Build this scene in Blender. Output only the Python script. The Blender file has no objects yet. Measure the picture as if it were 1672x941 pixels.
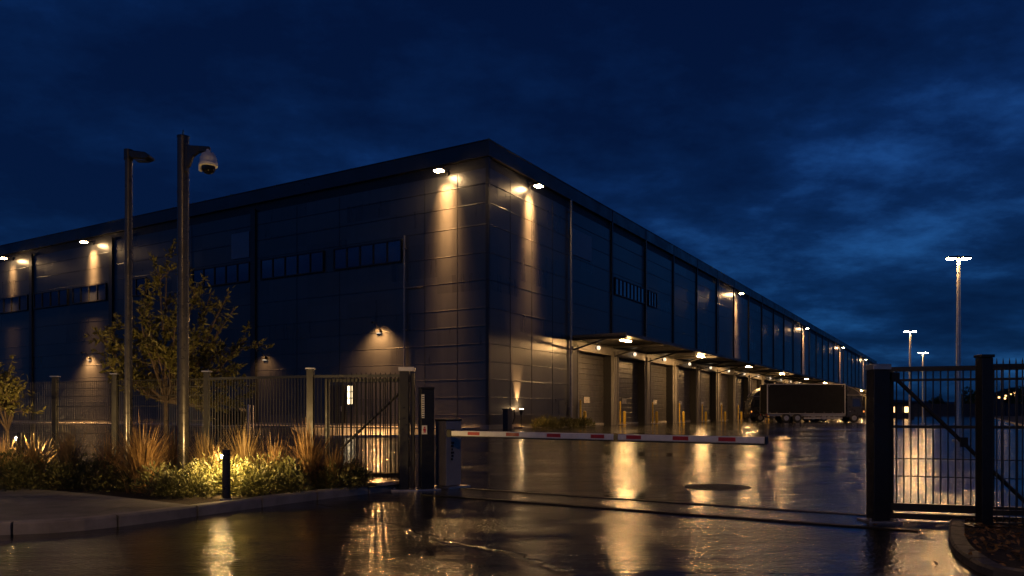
import bpy, math, random
from mathutils import Vector, Matrix
rnd = random.Random(7)
S = bpy.context.scene
COL = S.collection
F, CX, HY, H = 1243.0, 836.0, 674.0, 1.15


def at(px, Y, py=None, z=0.0):
    return Vector(((px - CX) / F * Y, Y, z if py is None else H + (HY - py) / F * Y))


def gnd(px, py, z=0.0):
    Y = F * (H - z) / (py - HY)
    return Vector(((px - CX) / F * Y, Y, z))


# ------------------------------------------------------------------ materials
def nodes(name):
    m = bpy.data.materials.new(name)
    m.use_nodes = True
    nt = m.node_tree
    return m, nt, nt.nodes['Principled BSDF']


def noise(nt, scale, detail=4.0, rough=0.55, coord='Object', vec=None, mapping=None):
    n = nt.nodes.new('ShaderNodeTexNoise')
    n.inputs['Scale'].default_value = scale
    n.inputs['Detail'].default_value = detail
    n.inputs['Roughness'].default_value = rough
    if vec is None:
        tc = nt.nodes.new('ShaderNodeTexCoord')
        vec = tc.outputs[coord]
    if mapping:
        mp = nt.nodes.new('ShaderNodeMapping')
        mp.inputs['Scale'].default_value = mapping
        nt.links.new(vec, mp.inputs['Vector'])
        vec = mp.outputs[0]
    nt.links.new(vec, n.inputs['Vector'])
    return n.outputs['Fac']


def ramp(nt, fac, stops):
    r = nt.nodes.new('ShaderNodeValToRGB')
    e = r.color_ramp.elements
    while len(e) < len(stops):
        e.new(0.5)
    for i, (p, c) in enumerate(stops):
        e[i].position = p
        e[i].color = c if len(c) == 4 else (*c, 1)
    nt.links.new(fac, r.inputs['Fac'])
    return r.outputs['Color']


def g(v):
    return (v, v, v, 1)


def bump(nt, bsdf, fac, strength, dist, prev=None):
    b = nt.nodes.new('ShaderNodeBump')
    b.inputs['Strength'].default_value = strength
    b.inputs['Distance'].default_value = dist
    nt.links.new(fac, b.inputs['Height'])
    if prev is not None:
        nt.links.new(prev, b.inputs['Normal'])
    nt.links.new(b.outputs[0], bsdf.inputs['Normal'])
    return b.outputs[0]


def paint(name, c, rough=0.4, metal=0.0, var=0.25, scale=3.0, bmp=0.0, mapping=None, rvar=0.12, spec=0.5):
    m, nt, b = nodes(name)
    b.inputs['Specular IOR Level'].default_value = spec
    f = noise(nt, scale, 6, 0.6, mapping=mapping)
    lo = tuple(x * (1 - var) for x in c)
    hi = tuple(min(1, x * (1 + var)) for x in c)
    nt.links.new(ramp(nt, f, [(0.3, lo), (0.7, hi)]), b.inputs['Base Color'])
    f2 = noise(nt, scale * 2.3, 5, 0.6, mapping=mapping)
    nt.links.new(ramp(nt, f2, [(0.3, g(max(0.03, rough - rvar))), (0.7, g(min(1, rough + rvar)))]), b.inputs['Roughness'])
    b.inputs['Metallic'].default_value = metal
    if bmp:
        bump(nt, b, noise(nt, scale * 12, 4, 0.6), bmp, 0.01)
    return m


def emit(name, c, s):
    m, nt, b = nodes(name)
    b.inputs['Base Color'].default_value = (*c, 1)
    b.inputs['Emission Color'].default_value = (*c, 1)
    b.inputs['Emission Strength'].default_value = s
    return m


def leafmat(name, c1, c2, trans=0.35, rough=0.5):
    m, nt, b = nodes(name)
    f = noise(nt, 9.0, 3, 0.6)
    col = ramp(nt, f, [(0.3, c1), (0.7, c2)])
    nt.links.new(col, b.inputs['Base Color'])
    b.inputs['Roughness'].default_value = rough
    t = nt.nodes.new('ShaderNodeBsdfTranslucent')
    nt.links.new(col, t.inputs['Color'])
    mx = nt.nodes.new('ShaderNodeMixShader')
    mx.inputs[0].default_value = trans
    nt.links.new(b.outputs[0], mx.inputs[1])
    nt.links.new(t.outputs[0], mx.inputs[2])
    nt.links.new(mx.outputs[0], nt.nodes['Material Output'].inputs['Surface'])
    return m


def mathn(nt, op, a, b=None, c=None):
    n = nt.nodes.new('ShaderNodeMath'); n.operation = op
    for k, q in enumerate((a, b, c)):
        if q is None: continue
        if isinstance(q, (int, float)): n.inputs[k].default_value = q
        else: nt.links.new(q, n.inputs[k])
    return n.outputs[0]


def wet_asphalt(name, base=0.013):
    m, nt, b = nodes(name)
    tc = nt.nodes.new('ShaderNodeTexCoord')
    V = tc.outputs['Object']
    big = noise(nt, 0.16, 6, 0.62, vec=V, mapping=(1, 1.7, 1))          # puddles and drier patches
    med = noise(nt, 1.1, 6, 0.65, vec=V)
    fine = noise(nt, 38.0, 4, 0.75, vec=V)
    vor = nt.nodes.new('ShaderNodeTexVoronoi')
    vor.inputs['Scale'].default_value = 30.0
    nt.links.new(V, vor.inputs['Vector'])
    stone = vor.outputs['Distance']
    # cracks and sealed joints
    wob = nt.nodes.new('ShaderNodeTexNoise'); wob.inputs['Scale'].default_value = 0.9; wob.inputs['Detail'].default_value = 5
    nt.links.new(V, wob.inputs['Vector'])
    mv = nt.nodes.new('ShaderNodeVectorMath'); mv.operation = 'MULTIPLY_ADD'
    mv.inputs[1].default_value = (0.9, 0.9, 0); nt.links.new(wob.outputs['Color'], mv.inputs[0]); nt.links.new(V, mv.inputs[2])
    ve = nt.nodes.new('ShaderNodeTexVoronoi'); ve.feature = 'DISTANCE_TO_EDGE'; ve.inputs['Scale'].default_value = 0.13
    nt.links.new(mv.outputs[0], ve.inputs['Vector'])
    crack = ramp(nt, ve.outputs['Distance'], [(0.0, g(0.0)), (0.003, g(0.0)), (0.006, g(1.0))])
    col = ramp(nt, med, [(0.25, (base * .6, base * .6, base * .62)), (0.75, (base * 1.5, base * 1.45, base * 1.35))])
    mixc = nt.nodes.new('ShaderNodeMix'); mixc.data_type = 'RGBA'; mixc.blend_type = 'MULTIPLY'
    mixc.inputs[0].default_value = 0.85
    nt.links.new(col, mixc.inputs[6])
    nt.links.new(ramp(nt, fine, [(0.35, g(0.4)), (0.68, g(1.8))]), mixc.inputs[7])
    mixk = nt.nodes.new('ShaderNodeMix'); mixk.data_type = 'RGBA'; mixk.blend_type = 'MULTIPLY'
    mixk.inputs[0].default_value = 0.8
    nt.links.new(mixc.outputs[2], mixk.inputs[6]); nt.links.new(crack, mixk.inputs[7])
    nt.links.new(mixk.outputs[2], b.inputs['Base Color'])
    wetf = mathn(nt, 'MULTIPLY_ADD', med, 0.4, big)
    wet = ramp(nt, wetf, [(0.58, g(1.0)), (0.86, g(0.0))])               # 1 = open texture, 0 = standing water
    rr = nt.nodes.new('ShaderNodeMapRange')
    rr.inputs['To Min'].default_value = 0.07
    rr.inputs['To Max'].default_value = 0.15
    nt.links.new(wet, rr.inputs['Value'])
    rough = mathn(nt, 'MULTIPLY_ADD', fine, 0.10, mathn(nt, 'SUBTRACT', rr.outputs[0], 0.05))
    nt.links.new(rough, b.inputs['Roughness'])
    b.inputs['IOR'].default_value = 1.36
    und = noise(nt, 1.0, 3, 0.55, vec=V, mapping=(0.35, 1.5, 1))
    n0 = bump(nt, b, und, 0.24, 0.09)
    rip = noise(nt, 7.0, 3, 0.6, vec=V, mapping=(0.7, 1.2, 1))
    n1 = bump(nt, b, rip, 0.08, 0.03, n0)
    n2 = bump(nt, b, mathn(nt, 'MULTIPLY', fine, wet), 0.19, 0.016, n1)
    n3 = bump(nt, b, mathn(nt, 'MULTIPLY', stone, wet), 0.24, 0.016, n2)
    bump(nt, b, crack, 0.5, 0.01, n3)
    return m


def cladding(name, c):
    """painted metal panels: each panel a slightly different batch, faint vertical dirt runs"""
    m, nt, b = nodes(name)
    tc = nt.nodes.new('ShaderNodeTexCoord')
    V = tc.outputs['Object']
    sp = nt.nodes.new('ShaderNodeSeparateXYZ'); nt.links.new(V, sp.inputs[0])
    al = mathn(nt, 'MULTIPLY_ADD', sp.outputs['X'], -0.347, mathn(nt, 'MULTIPLY', sp.outputs['Y'], 1.371))
    cx = mathn(nt, 'FLOOR', mathn(nt, 'DIVIDE', al, 4.365)); cz = mathn(nt, 'FLOOR', mathn(nt, 'DIVIDE', mathn(nt, 'SUBTRACT', sp.outputs['Z'], 0.98), 1.25))
    cb = nt.nodes.new('ShaderNodeCombineXYZ'); nt.links.new(cx, cb.inputs[0]); nt.links.new(cz, cb.inputs[2])
    wn = nt.nodes.new('ShaderNodeTexWhiteNoise'); wn.noise_dimensions = '3D'; nt.links.new(cb.outputs[0], wn.inputs['Vector'])
    run = noise(nt, 1.6, 7, 0.65, vec=V, mapping=(1, 1, 0.10))
    f = mathn(nt, 'MULTIPLY_ADD', wn.outputs['Value'], 0.35, mathn(nt, 'MULTIPLY', run, 0.65))
    nt.links.new(ramp(nt, f, [(0.2, tuple(x * 0.72 for x in c)), (0.8, tuple(x * 1.28 for x in c))]), b.inputs['Base Color'])
    b.inputs['Metallic'].default_value = 0.45
    nt.links.new(ramp(nt, f, [(0.2, g(0.25)), (0.8, g(0.38))]), b.inputs['Roughness'])
    bump(nt, b, noise(nt, 0.5, 2, 0.5, vec=V, mapping=(1, 1, 0.5)), 0.12, 0.06)
    return m


WARM = (1.0, 0.49, 0.16)
M = dict(
    asphalt=wet_asphalt('wet asphalt'),
    pad=paint('wet concrete pad', (0.17, 0.157, 0.136), 0.45, var=0.35, scale=0.6, bmp=0.2),
    concrete=paint('kerb concrete', (0.24, 0.225, 0.205), 0.55, var=0.3, scale=4.0, bmp=0.35),
    dimkerb=paint('kerb darkened as unlit', (0.06, 0.055, 0.048), 0.6, var=0.4, scale=6.0, bmp=0.4),  # unlit look put into the colour, against the added lamp's light
    paving=paint('paving slab', (0.19, 0.178, 0.16), 0.75, var=0.3, scale=3.0, bmp=0.3),
    soil=paint('bark mulch', (0.03, 0.021, 0.014), 0.9, var=0.5, scale=22.0, bmp=0.9),
    clad=cladding('charcoal wall cladding', (0.064, 0.065, 0.068)),
    clad2=paint('charcoal fascia metal', (0.035, 0.036, 0.04), 0.38, metal=0.35, var=0.10, scale=0.3),
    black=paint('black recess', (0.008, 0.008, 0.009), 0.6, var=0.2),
    trim=paint('dark joint trim', (0.018, 0.018, 0.02), 0.45, metal=0.3, var=0.2),
    pipe=paint('zinc pipe', (0.22, 0.21, 0.20), 0.4, metal=0.7, var=0.15),
    pier=paint('pier concrete grey', (0.18, 0.17, 0.155), 0.5, var=0.2, scale=0.8),
    lintel=paint('lintel grey panel', (0.26, 0.245, 0.22), 0.5, var=0.15, scale=0.6),
    doorleaf=paint('dock door leaf', (0.052, 0.05, 0.048), 0.42, var=0.15, scale=0.8),
    canopy=paint('canopy steel', (0.055, 0.053, 0.05), 0.45, metal=0.2, var=0.2, scale=0.5),
    glass=paint('dark window glass', (0.07, 0.085, 0.12), 0.06, metal=0.7, var=0.1, rvar=0.02),
    paleglass=paint('pale door pane', (0.38, 0.36, 0.32), 0.25, var=0.15),
    lightpanel=paint('pale translucent wall panel', (0.16, 0.17, 0.21), 0.4, var=0.06),
    steel=paint('galvanised steel', (0.42, 0.41, 0.40), 0.38, metal=0.8, var=0.2, scale=8),
    darksteel=paint('black powder coat', (0.012, 0.012, 0.0125), 0.36, metal=0.25, var=0.25, scale=6, bmp=0.05),
    bronze=paint('dark bronze pole', (0.05, 0.046, 0.042), 0.32, metal=0.5, var=0.2, scale=5),
    fence=paint('dark fence paint', (0.016, 0.016, 0.016), 0.42, metal=0.2, var=0.2, scale=6),
    wire=paint('fence wire', (0.04, 0.038, 0.034), 0.4, metal=0.4, var=0.2, scale=6),
    postcol=paint('fence post', (0.022, 0.021, 0.019), 0.42, metal=0.3, var=0.2, scale=5),
    grey=paint('grey cabinet', (0.27, 0.26, 0.24), 0.42, var=0.12, scale=5, bmp=0.04),
    white=paint('white boom', (0.72, 0.71, 0.69), 0.35, var=0.08, scale=9),
    red=paint('red marker', (0.42, 0.025, 0.02), 0.4, var=0.15),
    brass=paint('brass coupling', (0.5, 0.33, 0.08), 0.35, metal=0.4, var=0.15),
    yellow=paint('yellow post paint', (0.55, 0.36, 0.03), 0.42, var=0.2, scale=6),
    camwhite=paint('white camera shell', (0.62, 0.60, 0.57), 0.35, var=0.05),
    camglass=paint('black dome glass', (0.006, 0.006, 0.007), 0.05, rvar=0.01),
    truck=paint('black truck paint', (0.030, 0.031, 0.036), 0.32, var=0.2, scale=1.0),
    truckside=paint('black truck curtain', (0.010, 0.0105, 0.012), 0.7, spec=0.2, var=0.2, scale=1.0),
    trucktrim=paint('aluminium truck trim', (0.45, 0.43, 0.39), 0.35, metal=0.4, var=0.1),
    rubber=paint('tyre rubber', (0.015, 0.015, 0.015), 0.7, var=0.2),
    rim=paint('wheel rim', (0.40, 0.39, 0.37), 0.35, metal=0.7, var=0.15),
    orange=emit('orange marker lamp', (1.0, 0.30, 0.05), 0.6),
    bark=paint('tree bark', (0.09, 0.06, 0.04), 0.8, var=0.35, scale=20, bmp=0.5),
    leaf=leafmat('tree leaf', (0.085, 0.085, 0.02, 1), (0.21, 0.18, 0.05, 1)),
    shrub=leafmat('shrub leaf', (0.05, 0.06, 0.018, 1), (0.15, 0.14, 0.045, 1)),
    grass=leafmat('russet grass', (0.17, 0.09, 0.035, 1), (0.34, 0.22, 0.09, 1), 0.4, 0.5),
    drygrass=leafmat('straw grass', (0.22, 0.14, 0.055, 1), (0.40, 0.29, 0.13, 1), 0.4, 0.5),
    litter=leafmat('fallen leaf', (0.10, 0.055, 0.02, 1), (0.30, 0.17, 0.06, 1), 0.1, 0.6),
    hill=paint('dark hill', (0.02, 0.024, 0.02), 0.9, var=0.4, scale=0.05),
    verge=paint('dark verge turf', (0.025, 0.03, 0.015), 0.9, var=0.5, scale=3),
    farwall=paint('far concrete fence', (0.05, 0.05, 0.052), 0.7, var=0.3, scale=0.3),
    sign=paint('white sign plate', (0.66, 0.64, 0.60), 0.4, var=0.06),
    lamp=emit('warm lamp lens', (1.0, 0.62, 0.27), 60.0),
    polelamp=emit('pole lamp lens', (1.0, 0.55, 0.19), 320.0),
    canlamp=emit('canopy lamp lens', (1.0, 0.55, 0.20), 125.0),
    smalllamp=emit('small lamp lens', (1.0, 0.62, 0.25), 300.0),
    globe=emit('frosted globe', (1.0, 0.80, 0.55), 0.35),
    litwin=emit('lit window pane', (1.0, 0.76, 0.42), 1.6),
    farwin=emit('far lit window', (1.0, 0.55, 0.2), 1.1),
    track=paint('steel gate track', (0.012, 0.012, 0.012), 0.6, metal=0.0, spec=0.2, var=0.2, scale=6),
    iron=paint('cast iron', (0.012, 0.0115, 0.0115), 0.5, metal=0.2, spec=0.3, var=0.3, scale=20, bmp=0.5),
)


# ------------------------------------------------------------------ mesh builder
class MB:
    def __init__(self):
        self.v, self.f, self.mi = [], [], []
        self.cur = 0

    def add(self, vs, fs, Mx=None):
        o = len(self.v)
        for p in vs:
            p = Vector(p)
            self.v.append(Mx @ p if Mx is not None else p)
        for f in fs:
            self.f.append(tuple(o + i for i in f))
            self.mi.append(self.cur)

    def box(self, a, b, Mx=None):
        x0, y0, z0 = a; x1, y1, z1 = b
        vs = [(x0, y0, z0), (x1, y0, z0), (x1, y1, z0), (x0, y1, z0), (x0, y0, z1), (x1, y0, z1), (x1, y1, z1), (x0, y1, z1)]
        self.add(vs, [(0, 3, 2, 1), (4, 5, 6, 7), (0, 1, 5, 4), (1, 2, 6, 5), (2, 3, 7, 6), (3, 0, 4, 7)], Mx)

    def cyl(self, p0, p1, r0, r1=None, n=12, cap=True, Mx=None):
        r1 = r0 if r1 is None else r1
        p0, p1 = Vector(p0), Vector(p1)
        d = (p1 - p0).normalized()
        a = d.orthogonal().normalized(); b = d.cross(a)
        vs = []
        for p, r in ((p0, r0), (p1, r1)):
            for i in range(n):
                t = 2 * math.pi * i / n
                vs.append(p + a * (r * math.cos(t)) + b * (r * math.sin(t)))
        fs = [(i, (i + 1) % n, n + (i + 1) % n, n + i) for i in range(n)]
        if cap:
            fs += [tuple(range(n - 1, -1, -1)), tuple(range(n, 2 * n))]
        self.add(vs, fs, Mx)

    def tube(self, pts, rs, n=8, Mx=None):
        pts = [Vector(p) for p in pts]
        if not isinstance(rs, (list, tuple)):
            rs = [rs] * len(pts)
        vs = []
        a = None
        for k, p in enumerate(pts):
            d = (pts[min(k + 1, len(pts) - 1)] - pts[max(k - 1, 0)]).normalized()
            a = d.orthogonal().normalized() if a is None else (a - d * a.dot(d)).normalized()
            b = d.cross(a)
            for i in range(n):
                t = 2 * math.pi * i / n
                vs.append(p + (a * math.cos(t) + b * math.sin(t)) * rs[k])
        fs = []
        for k in range(len(pts) - 1):
            for i in range(n):
                j = (i + 1) % n
                fs.append((k * n + i, k * n + j, (k + 1) * n + j, (k + 1) * n + i))
        m = len(pts) - 1
        fs += [tuple(range(n - 1, -1, -1)), tuple(m * n + i for i in range(n))]
        self.add(vs, fs, Mx)

    def lathe(self, prof, n=24, Mx=None):
        """prof: (r, z) list bottom to top around local Z"""
        vs = []
        for r, z in prof:
            for i in range(n):
                t = 2 * math.pi * i / n
                vs.append((r * math.cos(t), r * math.sin(t), z))
        fs = []
        for k in range(len(prof) - 1):
            for i in range(n):
                j = (i + 1) % n
                fs.append((k * n + i, k * n + j, (k + 1) * n + j, (k + 1) * n + i))
        fs += [tuple(range(n - 1, -1, -1)), tuple((len(prof) - 1) * n + i for i in range(n))]
        self.add(vs, fs, Mx)

    def prism(self, poly, y0, y1, Mx=None):
        """polygon in (x, z) extruded along y"""
        n = len(poly)
        vs = [(x, y0, z) for x, z in poly] + [(x, y1, z) for x, z in poly]
        fs = [tuple(range(n)), tuple(range(2 * n - 1, n - 1, -1))]
        fs += [((i + 1) % n, i, n + i, n + (i + 1) % n) for i in range(n)]
        self.add(vs, fs, Mx)

    def sweep(self, prof, x0, x1, Mx=None):
        """(y, z) open profile swept along x"""
        n = len(prof)
        vs = [(x0, y, z) for y, z in prof] + [(x1, y, z) for y, z in prof]
        self.add(vs, [(i, i + 1, n + i + 1, n + i) for i in range(n - 1)], Mx)

    def slab(self, poly, z0, z1):
        """polygon in (x, y) extruded upward"""
        n = len(poly)
        vs = [(p[0], p[1], z0) for p in poly] + [(p[0], p[1], z1) for p in poly]
        fs = [tuple(range(n - 1, -1, -1)), tuple(range(n, 2 * n))]
        fs += [(i, (i + 1) % n, n + (i + 1) % n, n + i) for i in range(n)]
        self.add(vs, fs)

    def build(self, name, mat, parent=None, bevel=0.0, smooth=False):
        me = bpy.data.meshes.new(name)
        off = Vector((0, 0, 0)); p = parent
        while p is not None:
            off += p.location; p = p.parent
        me.from_pydata([tuple(q - off) for q in self.v], [], self.f)
        for mm in (mat if isinstance(mat, (list, tuple)) else [mat]):
            me.materials.append(mm)
        me.polygons.foreach_set('material_index', self.mi)
        if smooth:
            me.polygons.foreach_set('use_smooth', [True] * len(me.polygons))
        me.update()
        o = bpy.data.objects.new(name, me)
        COL.objects.link(o)
        if parent is not None:
            o.parent = parent
        if bevel:
            b = o.modifiers.new('edge', 'BEVEL')
            b.width = bevel; b.segments = 2; b.limit_method = 'ANGLE'; b.angle_limit = math.radians(40)
        if smooth:
            try:
                me.set_sharp_from_angle(angle=math.radians(38))
            except Exception:
                pass
        return o


def tag(o, label, cat, group=None, kind=None):
    if label: o['label'] = label
    if cat: o['category'] = cat
    if group: o['group'] = group
    if kind: o['kind'] = kind
    return o


def thing(name, label, cat, loc=(0, 0, 0), group=None):
    o = bpy.data.objects.new(name, None)
    o.empty_display_size = 0.2
    COL.objects.link(o)
    o.location = loc
    return tag(o, label, cat, group)


def struct(o):
    o['kind'] = 'structure'
    return o


def copy_tree(o, parent=None):
    c = o.copy(); COL.objects.link(c)
    if parent is not None:
        c.parent = parent
    for ch in list(o.children):
        copy_tree(ch, c)
    return c


def lamp_light(kind, name, parent, loc, power, color=WARM, aim=None, **kw):
    l = bpy.data.lights.new(name, kind)
    l.energy = power; l.color = color
    for k, v in kw.items():
        setattr(l, k, v)
    o = bpy.data.objects.new(name, l)
    COL.objects.link(o)
    off = Vector((0, 0, 0)); p = parent
    while p is not None:
        off += p.location; p = p.parent
    o.parent = parent
    o.location = Vector(loc) - off
    if aim is not None:
        o.rotation_euler = Vector(aim).to_track_quat('-Z', 'Y').to_euler()
    return o


ORD = ['first', 'second', 'third', 'fourth', 'fifth', 'sixth', 'seventh', 'eighth', 'ninth', 'tenth', 'eleventh', 'twelfth',
       'thirteenth', 'fourteenth', 'fifteenth', 'sixteenth', 'seventeenth', 'eighteenth', 'nineteenth', 'twentieth',
       'twenty-first', 'twenty-second', 'twenty-third', 'twenty-fourth', 'twenty-fifth', 'twenty-sixth', 'twenty-seventh', 'twenty-eighth']

# ------------------------------------------------------------------ world, sun, camera
SKY_STRENGTH = 0.10
SKYOFF = (4.4, 9.9, 4.0)
w = bpy.data.worlds.new('World'); S.world = w; w.use_nodes = True
nt = w.node_tree
bg = nt.nodes['Background']
sky = nt.nodes.new('ShaderNodeTexSky')
sky.sky_type = 'NISHITA'; sky.sun_disc = False
SUN_EL, SUN_AZ = math.radians(-3.6), math.radians(200)
sky.sun_elevation = SUN_EL; sky.sun_rotation = SUN_AZ
sky.ozone_density = 4.0; sky.air_density = 1.2; sky.dust_density = 0.6
tc = nt.nodes.new('ShaderNodeTexCoord')
sep = nt.nodes.new('ShaderNodeSeparateXYZ'); nt.links.new(tc.outputs['Generated'], sep.inputs[0])
zz = nt.nodes.new('ShaderNodeMath'); zz.operation = 'MAXIMUM'; zz.inputs[1].default_value = 0.0
nt.links.new(sep.outputs['Z'], zz.inputs[0])
za = nt.nodes.new('ShaderNodeMath'); za.operation = 'ADD'; za.inputs[1].default_value = 0.22
nt.links.new(zz.outputs[0], za.inputs[0])
dv = nt.nodes.new('ShaderNodeVectorMath'); dv.operation = 'DIVIDE'
cmb = nt.nodes.new('ShaderNodeCombineXYZ')
for i in range(3):
    nt.links.new(za.outputs[0], cmb.inputs[i])
nt.links.new(tc.outputs['Generated'], dv.inputs[0]); nt.links.new(cmb.outputs[0], dv.inputs[1])
off = nt.nodes.new('ShaderNodeVectorMath'); off.operation = 'ADD'; off.inputs[1].default_value = SKYOFF; nt.links.new(dv.outputs[0], off.inputs[0])
cl1 = noise(nt, 1.6, 10, 0.62, vec=off.outputs[0], mapping=(1, 1.15, 1))
cl2 = noise(nt, 0.55, 3, 0.5, vec=off.outputs[0])
cm = nt.nodes.new('ShaderNodeMath'); cm.operation = 'MULTIPLY_ADD'; cm.inputs[1].default_value = 0.9
nt.links.new(cl2, cm.inputs[0]); nt.links.new(cl1, cm.inputs[2])
cr = nt.nodes.new('ShaderNodeMapRange'); cr.inputs['From Min'].default_value = 0.55; cr.inputs['From Max'].default_value = 1.35
nt.links.new(cm.outputs[0], cr.inputs['Value'])
cloud = ramp(nt, cr.outputs[0], [(0.28, (0.36, 0.36, 0.40)), (0.42, (0.58, 0.58, 0.60)), (0.51, (0.85, 0.85, 0.86)), (0.60, (1.6, 1.55, 1.42)), (0.74, (3.2, 3.0, 2.5))])
mix = nt.nodes.new('ShaderNodeMix'); mix.data_type = 'RGBA'; mix.blend_type = 'MULTIPLY'; mix.inputs[0].default_value = 1.0
tw = ramp(nt, sep.outputs['Z'], [(0.0, (0.0020, 0.0080, 0.024)), (0.10, (0.0013, 0.0068, 0.0245)), (0.28, (0.0008, 0.0050, 0.0215)), (0.45, (0.0006, 0.0040, 0.0185)), (0.8, (0.0002, 0.0012, 0.006))])
half = nt.nodes.new('ShaderNodeMix'); half.data_type = 'RGBA'; half.blend_type = 'ADD'; half.inputs[0].default_value = 1.0
sc10 = nt.nodes.new('ShaderNodeMix'); sc10.data_type = 'RGBA'; sc10.blend_type = 'MULTIPLY'; sc10.inputs[0].default_value = 1.0
nt.links.new(tw, sc10.inputs[6]); sc10.inputs[7].default_value = (10, 10, 10, 1)     # cancels the 0.1 background strength
nt.links.new(sky.outputs[0], half.inputs[6]); nt.links.new(sc10.outputs[2], half.inputs[7])
nt.links.new(half.outputs[2], mix.inputs[6]); nt.links.new(cloud, mix.inputs[7])
tint = nt.nodes.new('ShaderNodeMix'); tint.data_type = 'RGBA'; tint.blend_type = 'MULTIPLY'; tint.inputs[0].default_value = 1.0
tint.inputs[7].default_value = (0.78, 1.1, 1.12, 1)
nt.links.new(mix.outputs[2], tint.inputs[6])
nt.links.new(tint.outputs[2], bg.inputs['Color'])
bg.inputs['Strength'].default_value = SKY_STRENGTH

cam = bpy.data.cameras.new('camera')
cam.sensor_width = 36; cam.lens = 36 * F / 1672
cam.shift_y = (HY - 470.5) / 1672
cam.clip_start = 0.1; cam.clip_end = 5000
co = bpy.data.objects.new('camera', cam); COL.objects.link(co)
co.location = (0, 0, H); co.rotation_euler = (math.pi / 2, 0, 0)
S.camera = co
S.view_settings.view_transform = 'Standard'
S.view_settings.look = 'None'
S.view_settings.exposure = 2.0; S.view_settings.gamma = 1
S.view_settings.use_curve_mapping = False
S.cycles.use_denoising = True
S.cycles.sample_clamp_indirect = 4.0
S.cycles.max_bounces = 6
S.cycles.caustics_reflective = False; S.cycles.caustics_refractive = False

# ------------------------------------------------------------------ ground
b = MB()
b.add([(-900, -160, 0), (1500, -160, 0), (1500, 1500, 0), (-900, 1500, 0)], [(0, 1, 2, 3)])
struct(b.build('ground', M['asphalt']))

# ------------------------------------------------------------------ warehouse
C0 = Vector((-1.66, 52.9, 0))
u = Vector((0.512, 0.859, 0)).normalized()
v = Vector((-0.859, 0.512, 0)).normalized()
KY_R, KY_L = 1 / 0.859, 1 / 0.512     # metres along a wall per metre of depth
# local frames: x along the wall from the corner, y outward, z up
MR = Matrix(((u.x, -v.x, 0, C0.x), (u.y, -v.y, 0, C0.y), (0, 0, 1, 0), (0, 0, 0, 1)))
ML = Matrix(((v.x, -u.x, 0, C0.x), (v.y, -u.y, 0, C0.y), (0, 0, 1, 0), (0, 0, 0, 1)))
LR, LL, TOP = 268.0, 110.0, 20.05
wh = thing('warehouse', 'huge charcoal metal clad warehouse with a row of dock doors', 'warehouse', C0)

SEAMS = [0.95, 2.2, 3.45, 4.7, 5.95, 7.2, 8.45, 10.4, 12.3, 14.25, 15.75, 17.1]


def profile(z0, z1, y=0.0):
    pts = [(y, z1)]
    for s in reversed(SEAMS):
        if z0 + 0.1 < s < z1 - 0.1:
            pts += [(y, s + 0.07), (y + 0.007, s + 0.05), (y + 0.007, s + 0.03), (y - 0.05, s + 0.03), (y - 0.05, s - 0.015), (y, s - 0.015)]
    pts.append((y, z0))
    return pts[::-1]


DOOR_P, DOOR_0, DOOR_W, DOOR_H, NDOOR = 7.5 * KY_R, 14.1, 7.33, 6.5, 26
b = MB()
b.sweep(profile(0.3, 18.2), 0.0, LL, ML)
b.build('wall', M['clad'], wh)
b = MB()
b.sweep(profile(7.2, 18.2), 0.0, LR, MR)
b.sweep(profile(0.3, 7.2), 0.0, 12.4, MR)
b.build('wall', M['clad'], wh)
b = MB()          # plinths
b.box((0.0, -0.4, 0), (LL, 0.06, 0.3), ML)
b.box((0.0, -0.4, 0), (12.4, 0.06, 0.3), MR)
b.build('plinth', M['pier'], wh)
b = MB()          # corner angle
b.box((-0.10, -0.10, 0.3), (0.16, 0.075, 18.9), ML)
b.box((0.0, -0.06, 0.3), (0.16, 0.075, 18.9), MR)
b.build('corner_trim', M['trim'], wh)
b = MB()          # back and end walls + roof
p = lambda a, c, z: C0 + u * a + v * c + Vector((0, 0, z))
b.add([p(0.5, LL, 0), p(LR, LL, 0), p(LR, LL, 19), p(0.5, LL, 19)], [(0, 1, 2, 3)])
b.add([p(LR, 0, 0), p(LR, LL, 0), p(LR, LL, 19), p(LR, 0, 19)], [(0, 1, 2, 3)])
b.add([p(0.3, 0.3, 19.4), p(LR, 0.3, 19.4), p(LR, LL, 19.4), p(0.3, LL, 19.4)], [(0, 1, 2, 3)])
b.build('roof', M['clad2'], wh)
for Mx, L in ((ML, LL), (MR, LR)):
    b = MB()
    b.box((-0.02 if Mx is MR else -0.14, -0.6, 18.98), (L, 0.12 if Mx is MR else 0.124, TOP), Mx)
    b.box((-0.02 if Mx is MR else -0.18, -0.6, TOP + 0.002), (L, 0.16 if Mx is MR else 0.164, TOP + 0.08), Mx)
    b.build('parapet', M['clad2'], wh, bevel=0.02)
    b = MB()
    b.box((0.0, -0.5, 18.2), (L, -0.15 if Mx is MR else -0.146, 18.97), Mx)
    b.build('eaves_shade_recess', M['black'], wh)  # shadow under the fascia put into the band's black colour

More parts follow.
